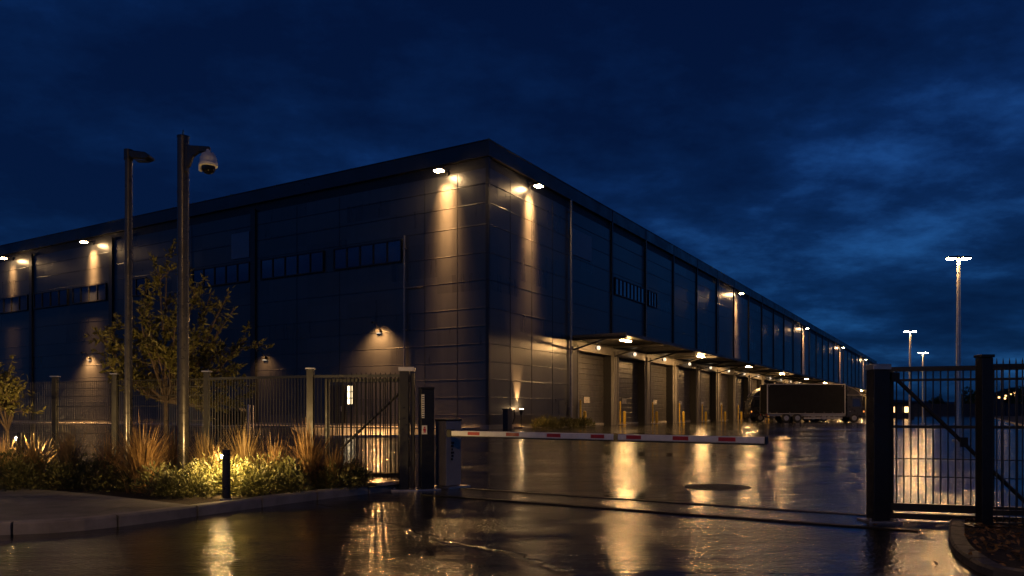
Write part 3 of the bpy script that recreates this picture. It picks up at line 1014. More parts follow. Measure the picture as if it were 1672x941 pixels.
# left gate post pair
t = thing('gate_post', 'tall dark double gate post with pale cap beside the card reader', 'gate post', GL, 'gate posts')
a = MB(); a.box((GL.x - 0.095, GL.y - 0.07, 0.02), (GL.x + 0.045, GL.y + 0.07, 1.76)); a.build('post', M['darksteel'], t, bevel=0.006)
a = MB(); a.box((GL.x + 0.065, GL.y - 0.02, 0.02), (GL.x + 0.12, GL.y + 0.10, 1.74)); a.build('guide_post', M['postcol'], t, bevel=0.005)
a = MB(); a.box((GL.x - 0.105, GL.y - 0.08, 1.762), (GL.x + 0.125, GL.y + 0.11, 1.825)); a.build('cap', M['steel'], t, bevel=0.004)
for z in (0.35, 1.0, 1.6):
    a = MB(); a.box((GL.x + 0.046, GL.y - 0.03, z), (GL.x + 0.064, GL.y + 0.03, z + 0.1)); a.build('hinge', M['darksteel'], t)
a = MB(); a.box((GL.x - 0.2, GL.y - 0.14, 0.0), (GL.x + 0.19, GL.y + 0.14, 0.018))
for dx in (-0.16, 0.15):
    a.cyl((GL.x + dx, GL.y - 0.1, 0.018), (GL.x + dx, GL.y - 0.1, 0.045), 0.015, n=6)
a.build('base_plate', M['steel'], t)

# left gate leaf behind the fence panel
A = GL + Vector((-0.05, 0.22, 0)); d = (FP[0] - GL).normalized(); B = A + d * 1.25
t = thing('gate_leaf', 'open left gate leaf with spear tips and diagonal brace', 'gate', A, 'gate leaves')
a = MB(); rail(a, A, B, 1.62, 0.05, 0.05); rail(a, A, B, 0.16, 0.05, 0.08)
for q in (A, B):
    a.box((q.x - 0.03, q.y - 0.03, 0.12), (q.x + 0.03, q.y + 0.03, 1.67))
a.build('frame', M['fence'], t)
a = MB(); bars(a, A, B, 0.2, 1.72, 0.078, 0.009, 0.05); a.build('bar_panel', M['fence'], t)
a = MB(); a.cyl(A + Vector((0, -0.02, 1.52)), B + Vector((0, -0.02, 0.40)), 0.02, n=8); a.build('brace', M['fence'], t)

# card reader pedestal
def rbox(bm, c_, w_, dp, z0, z1, ang):
    bm.box((-w_ / 2, -dp / 2, z0), (w_ / 2, dp / 2, z1), Matrix.Translation(c_) @ Matrix.Rotation(ang, 4, 'Z'))


ang = math.radians(-31)
pc = Vector((-1.285, 11.4, 0))
RM = Matrix.Translation(pc) @ Matrix.Rotation(math.radians(20), 4, 'Z')
t = thing('card_reader_pillar', 'tall black card reader pillar between gate post and barrier cabinet', 'card reader', pc)
a = MB(); a.box((-0.10, -0.1, 0.02), (0.10, 0.1, 1.50), RM); a.build('body', M['darksteel'], t, bevel=0.01)
a = MB(); a.box((-0.105, -0.105, 1.501), (0.105, 0.105, 1.53), RM); a.build('cap', M['darksteel'], t, bevel=0.006)
a = MB(); a.box((-0.094, -0.108, 1.07), (-0.052, -0.101, 1.42), RM)
sp = a.build('reader_strip', M['sign'], t)
a = MB()
for i in range(10):
    a.box((-0.091, -0.1105, 1.085 + i * 0.033), (-0.056, -0.109, 1.098 + i * 0.033), RM)
a.build('tick_marks', M['trim'], sp)
a = MB(); a.box((-0.092, -0.108, 0.83), (-0.012, -0.101, 0.96), RM); sp = a.build('sign_plate', M['sign'], t)
a = MB()
a.lathe([(0.0125, 0), (0.0125, 0.002)], 10, RM @ Matrix.Translation((-0.052, -0.109, 0.93)) @ Matrix.Rotation(math.pi / 2, 4, 'X'))
a.box((-0.066, -0.111, 0.852), (-0.056, -0.1085, 0.905), RM); a.box((-0.048, -0.111, 0.852), (-0.038, -0.1085, 0.905), RM); a.box((-0.072, -0.1105, 0.885), (-0.032, -0.1084, 0.914), RM)
a.build('pictogram', M['red'], sp)
a = MB(); a.box((0.101, -0.06, 1.25), (0.106, 0.03, 1.44), RM); a.build('display', M['brass'], t)
a = MB(); a.box((0.101, -0.05, 1.08), (0.106, 0.02, 1.11), RM); a.build('card_slot', M['sign'], t)
a = MB(); a.box((-0.17, -0.16, 0), (0.19, 0.16, 0.018), RM); a.build('base_plate', M['steel'], t)

# barrier cabinet and boom
BD = (Vector((2.80, 8.35, 0)) - Vector((-0.88, 11.45, 0))).normalized()
bang = math.atan2(BD.y, BD.x)
bc = Vector((-1.00, 11.80, 0))
CM = Matrix.Translation(bc) @ Matrix.Rotation(math.radians(-42), 4, 'Z')
t = thing('barrier_cabinet', 'grey barrier drive cabinet holding the striped boom', 'barrier', bc)
a = MB(); a.box((-0.11, -0.15, 0.03), (0.13, 0.17, 1.02), CM); a.build('body', M['grey'], t, bevel=0.008)
a = MB(); a.box((-0.12, -0.16, 1.021), (0.14, 0.18, 1.05), CM); a.build('lid', M['darksteel'], t, bevel=0.006)
a = MB(); a.box((-0.08, -0.156, 0.12), (0.10, -0.151, 0.95), CM); o = a.build('door', M['grey'], t, bevel=0.002)
a = MB(); a.cyl(CM @ Vector((-0.06, -0.157, 0.62)), CM @ Vector((-0.06, -0.17, 0.62)), 0.018, n=10); a.build('lock', M['steel'], o)
a = MB(); a.box((-0.2, -0.22, 0), (0.26, 0.24, 0.022), CM); a.build('base_plate', M['steel'], t)
a = MB()
for i in range(6):
    a.box((0.131, -0.05 + 0.01 * (i % 2), 0.42 + i * 0.05), (0.145, -0.02 + 0.012 * (i % 3), 0.452 + i * 0.05), CM)
a.build('cable_clip', M['rubber'], t)

E0, E1 = at(737, 11.35, z=0.845), at(1250, 8.42, z=0.845)
BL = (E1 - E0).length
d = (E1 - E0).normalized()
BM_ = Matrix.Translation(E0) @ Matrix(((d.x, -d.y, 0, 0), (d.y, d.x, 0, 0), (0, 0, 1, 0), (0, 0, 0, 1)))


def bx(px):   # distance along the boom for an image column
    r = (px - CX) / F
    return (r * E0.y - E0.x) / (d.x - r * d.y)


a = MB(); a.box((0.03, -0.035, -0.040), (bx(1004), 0.035, 0.036), BM_); a.box((bx(1010.5), -0.034, -0.039), (BL, 0.034, 0.035), BM_)
boom = thing('barrier_boom', 'white lowered barrier boom with red markers across the gateway', 'barrier boom', E0)
a.build('beam', M['white'], boom, bevel=0.008)
a = MB(); a.box((bx(1004) + 0.001, -0.04, -0.05), (bx(1010.5) - 0.001, 0.04, 0.045), BM_); a.build('coupling', M['brass'], boom, bevel=0.004)
a = MB(); a.box((-0.06, -0.045, -0.06), (0.029, 0.045, 0.055), BM_); a.build('bracket', M['darksteel'], boom, bevel=0.005)
a = MB(); a.box((BL + 0.001, -0.037, -0.047), (BL + 0.02, 0.037, 0.042), BM_); a.build('end_cap', M['darksteel'], boom, bevel=0.004)
a = MB(); a.box((0.03, -0.038, -0.056), (BL, 0.036, -0.0405), BM_); a.build('rubber_edge', M['rubber'], boom)
for p0, p1 in ((766.5, 785.6), (829, 850), (895.5, 917.6), (967, 989), (1025, 1049), (1100.6, 1126), (1175, 1203)):
    a = MB(); a.box((bx(p0), -0.0385, -0.022), (bx(p1), -0.0355, 0.024), BM_); a.build('red_marker', M['red'], boom)

# right gate
RP = at(1433.5, 8.06); RP.z = 0
t = thing('gate_post', 'wide black gate post on steel plate at the near end of the right gate', 'gate post', RP, 'gate posts')
a = MB(); a.box((RP.x - 0.085, RP.y - 0.09, 0.02), (RP.x + 0.085, RP.y + 0.09, 1.60)); a.build('post', M['darksteel'], t, bevel=0.006)
a = MB(); a.box((RP.x - 0.095, RP.y - 0.1, 1.602), (RP.x + 0.095, RP.y + 0.1, 1.66)); a.build('cap', M['steel'], t, bevel=0.004)
a = MB(); a.box((RP.x - 0.16, RP.y - 0.15, 0), (RP.x + 0.19, RP.y + 0.15, 0.018))
for dx in (-0.13, 0.15):
    a.cyl((RP.x + dx, RP.y - 0.11, 0.018), (RP.x + dx, RP.y - 0.11, 0.045), 0.014, n=6)
a.build('base_plate', M['steel'], t)

A, B = at(1452, 8.20), at(1700, 7.75)
A.z = B.z = 0
B = A + (B - A) * 1.35
t = thing('gate_leaf', 'long sliding right gate with a sloping brace and upright bars', 'gate', A, 'gate leaves')
a = MB(); rail(a, A, B, 1.59, 0.06, 0.05); rail(a, A, B, 0.10, 0.06, 0.08); rail(a, A, B, 0.015, 0.07, 0.06); rail(a, A, B, 1.485, 0.03, 0.025); rail(a, A, B, 0.985, 0.03, 0.03)
dd = (B - A).normalized()
for q in (A, A + dd * 1.9):
    a.box((q.x - 0.035, q.y - 0.03, 0.02), (q.x + 0.035, q.y + 0.03, 1.589))
a.build('frame', M['fence'], t, bevel=0.003)
a = MB(); bars(a, A, B, 0.18, 1.60, 0.068, 0.0075, 0.0)
a.build('bar_panel', M['fence'], t)
a = MB()
for z in (0.47, 0.66):
    a.cyl(A + Vector((0, 0, z)), B + Vector((0, 0, z)), 0.006, n=5)
a.build('wire', M['fence'], t)
P0 = at(1456, 8.16, 612); P1 = at(1672, 7.78, 818)
P1 = P0 + (P1 - P0) * 1.05
a = MB(); a.cyl(P0, P1, 0.022, n=8); a.build('brace', M['fence'], t)
for f_ in (0.02, 0.52):
    a = MB(); q = P0.lerp(P1, f_); a.box((q.x - 0.04, q.y - 0.035, q.z - 0.05), (q.x + 0.04, q.y - 0.02, q.z + 0.05)); a.build('gusset', M['fence'], t)

SP = gnd(1607, 868)
t = thing('support_post', 'tall black square post in front of the sliding right gate', 'gate post', SP)
a = MB(); a.box((SP.x - 0.055, SP.y - 0.055, 0.02), (SP.x + 0.055, SP.y + 0.055, 1.68)); a.build('post', M['darksteel'], t, bevel=0.005)
a = MB(); a.box((SP.x - 0.065, SP.y - 0.065, 1.682), (SP.x + 0.065, SP.y + 0.065, 1.71)); a.build('cap', M['darksteel'], t, bevel=0.004)
a = MB(); a.box((SP.x - 0.17, SP.y - 0.12, 0.0), (SP.x + 0.17, SP.y + 0.12, 0.065)); a.build('base_plate', M['darksteel'], t)

A2 = SP + Vector((0.06, 0.0, 0)); B2 = A2 + Vector((3.4, -0.75, 0))
t = thing('boundary_fence', 'dark spiked bar fence running right from the support post', 'fence', A2)
a = MB(); rail(a, A2, B2, 1.58, 0.035, 0.04); rail(a, A2, B2, 0.16, 0.035, 0.05); rail(a, A2, B2, 0.06, 0.035, 0.03); a.build('rail', M['fence'], t)
a = MB(); bars(a, A2, B2, 0.08, 1.63, 0.055, 0.006, 0.05); a.build('bar_panel', M['fence'], t)
a = MB(); a.box((B2.x - 0.05, B2.y - 0.05, 0), (B2.x + 0.05, B2.y + 0.05, 1.68)); a.build('post', M['fence'], t)

# gate track and painted boom shadow across the entrance
def strip(name, pa, pb, w_, z, mat):
    b = MB(); dd = (pb - pa).normalized(); nn = Vector((-dd.y, dd.x, 0)) * w_ / 2
    b.slab([pa - nn, pb - nn, pb + nn, pa + nn], 0.0, z)
    return b.build(name, mat, bevel=0.003)


tag(strip('gate_track', gnd(690, 808.5), gnd(1500, 868.5), 0.085, 0.014, M['track']), 'dark steel gate track set across the wet entrance', 'gate track')
tag(strip('boom_shadow_strip', gnd(752, 797.5), gnd(1415, 842), 0.10, 0.008, M['iron']), 'dark strip painted as the boom shadow behind the gate track', 'shadow strip')  # dark strip laid on the asphalt as the boom's cast shadow
mc = gnd(1172, 795.5)
t = thing('manhole_cover', 'round cast iron manhole cover in the wet yard behind the track', 'manhole cover', mc)
a = MB(); a.lathe([(0.50, 0.0), (0.50, 0.005), (0.46, 0.006), (0.455, 0.003)], 40, Matrix.Translation(mc)); a.build('frame', M['iron'], t)
a = MB(); a.cyl(mc, mc + Vector((0, 0, 0.004)), 0.44, n=36)
for i in range(-4, 5):
    for j in range(-4, 5):
        if (i * i + j * j) < 17:
            a.box((mc.x + i * 0.095 - 0.03, mc.y + j * 0.095 - 0.02, 0.004), (mc.x + i * 0.095 + 0.03, mc.y + j * 0.095 + 0.02, 0.007))
a.build('lid', M['iron'], t)

# ------------------------------------------------------------------ camera pole, unlit street lamp, bollard lights
c_ = Vector(((299 - CX) / F * 10.8, 10.8, 0))
t = thing('camera_pole', 'tall dark pole carrying the white dome camera', 'pole', c_)
a = MB(); a.cyl(c_ + Vector((0, 0, 0.1)), c_ + Vector((0, 0, 5.05)), 0.078, n=20); a.cyl(c_ + Vector((0, 0, 4.25)), c_ + Vector((0, 0, 4.29)), 0.083, n=20)
a.build('pole', M['bronze'], t, smooth=True)
a = MB(); a.cyl(c_ + Vector((0, 0, 5.051)), c_ + Vector((0, 0, 5.07)), 0.083, n=20); a.cyl(c_ + Vector((0.0, 0, 5.07)), c_ + Vector((0.0, 0, 5.16)), 0.008, n=6); a.build('cap', M['darksteel'], t)
a = MB(); a.cyl(c_ + Vector((0, 0, 0.08)), c_ + Vector((0, 0, 0.12)), 0.17, n=16); a.build('base_plate', M['steel'], t)
dc = c_ + Vector(((343 - 299) / F * 10.8, -0.06, 0))
t = thing('dome_camera', 'white dome security camera hanging from the pole bracket', 'security camera', c_ + Vector((0, 0, 4.6)))
a = MB()
X = Matrix.Translation(c_)
dx = dc.x - c_.x
a.prism([(0.07, 4.92), (dx + 0.02, 4.90), (dx + 0.03, 4.83), (0.25, 4.82), (0.17, 4.76), (0.12, 4.62), (0.07, 4.60)], -0.085, -0.025, X)
a.box((0.055, -0.09, 4.55), (0.085, -0.02, 4.95), X)
a.build('bracket', M['darksteel'], t, bevel=0.008)
a = MB()
DM = Matrix.Translation((dc.x, dc.y, 0))
a.lathe([(0.118, 4.62), (0.128, 4.625), (0.128, 4.655), (0.118, 4.665), (0.112, 4.74), (0.085, 4.80), (0.04, 4.825), (0.03, 4.86)], 28, DM)
a.build('shell', M['camwhite'], t, smooth=True)
a = MB(); a.lathe([(0.01, 4.515), (0.04, 4.522), (0.07, 4.54), (0.09, 4.57), (0.096, 4.619)], 24, DM); a.build('dome', M['camglass'], t, smooth=True)
a = MB(); a.box((-0.13, -0.035, 4.555), (-0.097, 0.035, 4.66), DM); a.build('visor', M['camwhite'], t, bevel=0.008)

c_ = Vector(((210 - CX) / F * 12.2, 12.2, 0))
t = thing('street_lamp', 'unlit slender street lamp with flat head left of the camera pole', 'street lamp', c_)
a = MB(); a.cyl(c_ + Vector((0, 0, 0.1)), c_ + Vector((0, 0, 5.2)), 0.062, 0.055, n=18); a.build('pole', M['bronze'], t, smooth=True)
a = MB(); a.cyl(c_ + Vector((0, 0, 5.2)), c_ + Vector((0, 0, 5.36)), 0.07, n=18); a.build('collar', M['darksteel'], t, smooth=True)
a = MB()
a.prism([(0.05, 5.24), (0.10, 5.20), (0.30, 5.185), (0.37, 5.21), (0.375, 5.25), (0.30, 5.30), (0.05, 5.33)], -0.10, 0.10, Matrix.Translation(c_))
ho = a.build('lamp_head', M['darksteel'], t, bevel=0.015)
a = MB(); a.box((0.13, -0.07, 5.176), (0.31, 0.07, 5.184), Matrix.Translation(c_)); a.build('lens', M['glass'], ho)
a = MB(); a.cyl(c_ + Vector((0, 0, 0.08)), c_ + Vector((0, 0, 0.12)), 0.15, n=16); a.build('base_plate', M['steel'], t)


def bollard_light(px, Y, top, label, power, side=-1):
    c_ = Vector(((px - CX) / F * Y, Y, 0))
    t = thing('bollard_light', label, 'bollard light', c_, 'bollard lights in the planting bed')
    a = MB(); a.cyl(c_ + Vector((0, 0, 0.06)), c_ + Vector((0, 0, top)), 0.048, n=20); a.build('post', M['bronze'], t, smooth=True, bevel=0.004)
    a = MB(); a.cyl(c_ + Vector((0, 0, 0.05)), c_ + Vector((0, 0, 0.11)), 0.075, n=18); a.build('base_plate', M['steel'], t)
    lz = top - 0.085
    a = MB()
    q = c_ + Vector((side * 0.046, 0.010, lz))
    a.lathe([(0.004, -0.022), (0.020, -0.016), (0.024, 0.0), (0.020, 0.016), (0.004, 0.022)], 12, Matrix.Translation(q))
    a.build('lens', M['smalllamp'], t, smooth=True)
    lamp_light('SPOT', 'glow', t, c_ + Vector((side * 0.09, 0.07, lz + 0.05)), power, color=(1.0, 0.62, 0.22), aim=Vector((side * 0.15, 1.0, 0.12)), spot_size=3.0, spot_blend=0.5, shadow_soft_size=0.03)
    return c_


BL1 = bollard_light(369.5, 9.25, 0.70, 'small dark bollard light glowing at the kerb beside the camera pole', 60)
BL2 = bollard_light(33, 10.75, 0.87, 'bollard light half hidden in grass at the left frame edge', 48)

# ------------------------------------------------------------------ yard lamp posts
def lamp_post(loc, hgt, label):
    t = thing('lamp_post', label, 'lamp post', loc, 'twin headed lamp posts in the yard')
    a = MB(); a.cyl(loc, loc + Vector((0, 0, hgt + 0.12)), 0.11, 0.055, n=14); a.build('pole', M['steel'], t, smooth=True)
    a = MB(); a.cyl(loc, loc + Vector((0, 0, 0.05)), 0.22, n=14); a.build('base_plate', M['steel'], t)
    a = MB(); a.cyl(loc + Vector((-0.2, 0, hgt + 0.05)), loc + Vector((0.2, 0, hgt + 0.05)), 0.03, n=8); a.build('arm', M['darksteel'], t)
    for s_ in (-1, 1):
        a = MB(); a.prism([(s_ * 0.11, 0.0), (s_ * 0.48, 0.0), (s_ * 0.46, 0.07), (s_ * 0.11, 0.08)], -0.13, 0.13, Matrix.Translation(loc + Vector((0, 0, hgt))))
        ho = a.build('lamp_head', M['darksteel'], t)
        a = MB(); a.box((loc.x + s_ * 0.30 - 0.15, loc.y - 0.11, hgt - 0.03), (loc.x + s_ * 0.30 + 0.15, loc.y + 0.11, hgt - 0.002)); a.build('lens', M['polelamp'], ho, bevel=0.015)
    return t


lamp_post(at(1565, 31.0), 7.43, 'nearest lit twin headed lamp post, towering over the right gate')
lamp_post(at(1486, 59.0), 7.43, 'lit twin headed lamp post just right of the truck')
lamp_post(at(1507, 80.0), 7.43, 'smallest and farthest lit twin headed lamp post')
lamp_post(Vector((-3.0, -5.0, 0)), 7.43, 'added lit twin headed lamp post behind the viewer, outside the frame, for front light')  # added out of view to light kerb and boom from the front

# ------------------------------------------------------------------ trucks
def make_truck(label):
    t = thing('box_truck', label, 'truck', (0, 0, 0), 'black box trucks at the docks')
    I = Matrix.Identity(4)
    a = MB(); a.box((0, 0.0, 1.05), (9.1, 2.5, 4.45)); body = a.build('cargo_box', M['truckside'], t, bevel=0.02)
    a = MB()
    for y in (-0.012, 2.462):
        a.box((-0.01, y, 4.40), (9.11, y + 0.05, 4.50)); a.box((-0.02, y, 1.0), (0.10, y + 0.05, 4.40)); a.box((9.0, y, 1.0), (9.12, y + 0.05, 4.40))
        a.box((0.10, y + 0.004, 1.0), (9.0, y + 0.046, 1.07))
    a.build('box_trim', M['trucktrim'], body)
    a = MB()
    for x in (0.3, 1.1, 2.6, 4.4, 5.4, 6.6, 7.6, 8.7):
        a.box((x, -0.02, 1.14), (x + 0.06, -0.002, 1.22))
    a.box((0.2, -0.02, 4.22), (0.27, -0.002, 4.30)); a.box((8.7, -0.02, 4.22), (8.77, -0.002, 4.30))
    a.build('side_marker', M['trucktrim'], body)
    a = MB(); a.box((0.2, 0.4, 0.75), (11.0, 0.6, 1.0)); a.box((0.2, 1.9, 0.75), (11.0, 2.1, 1.0)); a.box((4.3, 0.08, 0.42), (8.8, 0.11, 0.60)); a.box((4.3, 0.08, 0.72), (8.8, 0.11, 0.88))
    a.build('chassis', M['trucktrim'], t)
    # cab (side profile), front at +x
    cab = MB()
    cab.prism([(9.3, 0.62), (11.35, 0.55), (11.42, 0.9), (11.42, 1.55), (11.36, 1.75), (11.05, 3.0), (10.9, 3.12), (9.3, 3.15)], 0.03, 2.47)
    co_ = cab.build('cab', M['truck'], t, bevel=0.06)
    for y in (0.012, 2.468):
        a = MB(); a.prism([(9.95, 1.85), (10.95, 1.85), (10.78, 2.75), (9.95, 2.78)], y, y + 0.022)
        a.build('side_window', M['glass'], co_)
    a = MB(); a.add([(11.345, 0.15, 1.85), (11.345, 2.35, 1.85), (11.105, 2.3, 2.86), (11.105, 0.2, 2.86)], [(0, 1, 2, 3)]); a.add([(11.365, 0.15, 1.85), (11.365, 2.35, 1.85), (11.125, 2.3, 2.86), (11.125, 0.2, 2.86)], [(0, 1, 2, 3)])
    a.build('windscreen', M['glass'], co_)
    a = MB(); a.prism([(9.35, 3.16), (11.0, 3.16), (10.75, 3.5), (10.1, 3.95), (9.35, 4.3)], 0.2, 2.3); df = a.build('roof_deflector', M['truck'], co_, bevel=0.05)
    for y in (0.16, 2.29):
        a = MB()
        a.tube([(9.35, y, 4.3), (10.1, y, 3.97), (10.75, y, 3.53), (11.02, y, 3.2)], 0.045, 6); a.tube([(9.35, y, 3.2), (11.02, y, 3.2)], 0.035, 6)
        a.build('deflector_trim', M['trucktrim'], co_, smooth=True)
    a = MB(); a.box((11.2, 0.0, 0.45), (11.5, 2.5, 0.85)); a.build('bumper', M['truck'], co_, bevel=0.05)
    for y in (0.12, 2.08):
        a = MB(); a.box((11.40, y, 0.95), (11.46, y + 0.3, 1.15)); a.build('headlight', M['paleglass'], co_, bevel=0.02)
    for y in (-0.18, 2.52):
        a = MB(); a.box((11.15, y, 1.9), (11.3, y + 0.14, 2.6)); a.build('mirror', M['trim'], co_, bevel=0.03)
    for y in (0.0, 2.46):
        a = MB(); a.box((9.6, y, 1.25), (9.72, y + 0.04, 1.33)); a.build('handle', M['trucktrim'], co_)
        a = MB(); a.box((11.2, y - 0.004, 1.2), (11.3, y + 0.036, 1.36)); a.build('indicator', M['orange'], co_)
    for x in (0.0,):
        for y in (0.1, 2.2):
            a = MB(); a.box((-0.03, y, 0.8), (0.02, y + 0.2, 0.95)); a.build('tail_light', M['red'], t)
    for x in (2.25, 3.55, 10.15):
        for y0, y1 in ((0.02, 0.38), (2.12, 2.48)):
            a = MB(); a.lathe([(0.30, 0), (0.47, 0.0), (0.52, 0.05), (0.52, 0.31), (0.47, 0.36), (0.30, 0.36)], 24, Matrix.Translation((x, y0, 0.52)) @ Matrix.Rotation(-math.pi / 2, 4, 'X'))
            wo = a.build('wheel', M['rubber'], t, smooth=True)
            a = MB()
            yo = y0 - 0.012 if y0 < 1 else y1 + 0.012
            a.lathe([(0.10, 0), (0.27, 0.0), (0.30, 0.02), (0.30, 0.045)], 20, Matrix.Translation((x, yo, 0.52)) @ Matrix.Rotation(-math.pi / 2 if y0 < 1 else math.pi / 2, 4, 'X'))
            for q in range(8):
                th = q * math.pi / 4
                a.cyl((x + 0.19 * math.cos(th), yo - 0.02, 0.52 + 0.19 * math.sin(th)), (x + 0.19 * math.cos(th), yo + 0.02, 0.52 + 0.19 * math.sin(th)), 0.03, n=6)
            a.build('rim', M['rim'], wo)
        for y in (-0.005, 2.1):
            a = MB(); pts = [(x + 0.62 * math.cos(q), y + 0.2, 0.55 + 0.62 * math.sin(q)) for q in [0.25 + i * (math.pi - 0.5) / 8 for i in range(9)]]
            a.tube(pts, 0.04, 5); a.build('mudguard', M['trucktrim'], t)
    return t


tr = make_truck('black box truck parked side on across the yard, nose to the right')
t2 = copy_tree(tr)
tr.location = (29.66, 88.5, 0)
t2.location = (29.55 + 11.5, 97.2, 0); t2.rotation_euler = (0, 0, math.pi)
t2['label'] = 'second black truck behind the first, only its left facing cab visible'

# ------------------------------------------------------------------ vegetation
def grass_clump(c_, hgt, spread, nb, mat, label, lean=(0, 0)):
    bm = MB()
    for i in range(nb):
        th = rnd.uniform(0, 2 * math.pi); r0 = abs(rnd.gauss(0, 0.06)) * spread * 2
        out = rnd.uniform(0.08, 1.0) ** 1.2 * spread
        h_ = hgt * rnd.uniform(0.55, 1.0) * (1 - 0.25 * out / max(spread, .01))
        dr = Vector((math.cos(th), math.sin(th), 0)) ; side = Vector((-dr.y, dr.x, 0))
        base = Vector((r0 * math.cos(th), r0 * math.sin(th), 0))
        wd = rnd.uniform(0.007, 0.017)
        droop = rnd.uniform(0.0, 0.22) * hgt
        vs, fs = [], []
        N = 5
        tw = rnd.uniform(-0.6, 0.6)
        for k in range(N + 1):
            t_ = k / N
            p_ = base + dr * (out * t_ ** 1.6) + Vector((lean[0] * t_, lean[1] * t_, 0)) + Vector((0, 0, h_ * (t_ ** 0.85) - droop * t_ ** 4))
            ww = wd * (1 - t_ ** 1.5) * 0.5 + 0.0008
            sd = (side * math.cos(tw * t_) + dr * math.sin(tw * t_)) * ww
            vs += [p_ - sd, p_ + sd]
        for k in range(N):
            fs.append((2 * k, 2 * k + 1, 2 * k + 3, 2 * k + 2))
        bm.add(vs, fs)
    o = bm.build('grass_tussock', mat)
    o.location = (c_.x, c_.y, 0.085)
    return tag(o, label, 'ornamental grass', 'ornamental grass clumps in the bed')


def pin(px, Y):
    return Vector(((px - CX) / F * Y, Y, 0))


GR = [
    (232, 10.2, 0.86, 0.50, 300, 'grass', 'tallest russet grass clump, between the lamp pole and camera pole'),
    (505, 10.4, 0.86, 0.34, 190, 'grass', 'tall russet grass clump in front of the square fence post'),
    (545, 10.55, 0.58, 0.40, 170, 'grass', 'leaning russet grass clump nearest the left gate'),
    (448, 10.5, 0.66, 0.34, 150, 'grass', 'middle height grass clump between bollard light and square fence post'),
    (400, 10.75, 0.80, 0.40, 180, 'drygrass', 'straw grass clump brightly lit just behind the bollard light'),
    (338, 10.9, 0.72, 0.38, 170, 'drygrass', 'bright straw grass clump immediately right of the camera pole'),
    (355, 10.0, 0.55, 0.30, 120, 'drygrass', 'low straw grass clump glowing beside the bollard lamp'),
    (112, 10.7, 0.82, 0.30, 150, 'drygrass', 'upright straw grass clump before the slim left fence post'),
    (55, 10.8, 0.72, 0.36, 160, 'drygrass', 'straw grass clump just right of the left bollard light'),
    (5, 10.5, 0.66, 0.36, 160, 'drygrass', 'brightly lit grass clump cut by the left frame edge'),
    (178, 11.2, 0.66, 0.40, 140, 'grass', 'dim russet grass clump left of the lamp pole foot'),
    (285, 11.4, 0.80, 0.36, 140, 'grass', 'dim russet grass clump behind the camera pole'),
    (580, 11.05, 0.42, 0.28, 90, 'grass', 'short grass tuft at the foot of the left gate'),
]
for px, Y, hg, sp, nb, mt, lab in GR:
    grass_clump(pin(px, Y), hg * 1.36, sp * 1.3, int(nb * 1.7), M[mt], lab)


def shrub(c_, rx, ry, hz, nl, label, mat='shrub', ls=0.06, grp='low leafy shrubs in the bed', z0=0.085):
    bm = MB()
    lobes = [(Vector((rnd.uniform(-0.6, 0.6) * rx, rnd.uniform(-0.6, 0.6) * ry, 0)), rnd.uniform(0.45, 0.7), rnd.uniform(0.6, 1.0)) for _ in range(6)]
    for i in range(nl):
        lc, lr, lh = rnd.choice(lobes)
        q = rv().normalized(); q.z = abs(q.z)
        rr = rnd.uniform(0.55, 1.0)
        p_ = Vector((lc.x + q.x * rx * lr * rr, lc.y + q.y * ry * lr * rr, 0.02 + q.z * hz * lh * rr))
        dd_ = (Vector((q.x, q.y, q.z * 0.9 + 0.25)) + rv() * 0.8).normalized()
        leaf_quad(bm, p_, dd_, ls * rnd.uniform(0.22, 0.5), ls * rnd.uniform(0.5, 1.6), rv())
    for i in range(22):
        lc, lr, lh = rnd.choice(lobes)
        bm.tube([(lc.x * .3, lc.y * .3, 0), (lc.x * 0.8, lc.y * .8, hz * 0.3), (lc.x + rnd.uniform(-.2, .2) * rx, lc.y + rnd.uniform(-.2, .2) * ry, hz * lh * 0.7)], [0.008, 0.006, 0.003], 4)
    o = bm.build('shrub', M[mat])
    o.location = (c_.x, c_.y, z0)
    return tag(o, label, 'shrub', grp)


SH = [
    (310, 9.5, 0.42, 0.35, 0.42, 'leafy shrub hugging the foot of the camera pole'),
    (342, 9.75, 0.40, 0.35, 0.44, 'brightly lit shrub just left of the bollard light'),
    (398, 9.75, 0.40, 0.35, 0.46, 'brightly lit shrub just right of the bollard light'),
    (430, 9.9, 0.40, 0.36, 0.46, 'rounded green shrub in front of the middle height grass'),
    (466, 10.05, 0.36, 0.36, 0.44, 'green shrub left of the tall grass before the fence post'),
    (535, 10.45, 0.42, 0.32, 0.34, 'low shrub right of the tall grass before the fence post'),
    (575, 10.75, 0.36, 0.30, 0.32, 'low dark shrub nearest the left gate'),
    (265, 9.7, 0.42, 0.34, 0.36, 'shrub under the right side of the tallest grass'),
    (205, 10.3, 0.45, 0.34, 0.36, 'dark shrub under the left side of the tallest grass'),
    (160, 10.6, 0.52, 0.36, 0.50, 'dim rounded shrub between upright straw grass and lamp pole'),
    (118, 10.5, 0.42, 0.34, 0.38, 'dark shrub at the foot of the upright straw grass'),
    (70, 10.7, 0.46, 0.34, 0.42, 'dark shrub in front of the left bollard light'),
    (20, 10.9, 0.46, 0.34, 0.40, 'dark shrub at the left end of the bed beside the paving'),
    (28, 10.3, 0.40, 0.28, 0.50, 'leafy shrub screening the front of the left bollard light'),
    (375, 10.3, 0.45, 0.3, 0.46, 'glowing shrub directly behind the bollard light'),
]
for px, Y, rx, ry, hz, lab in SH:
    shrub(pin(px, Y), rx, ry, hz * 1.18, 1100, lab)
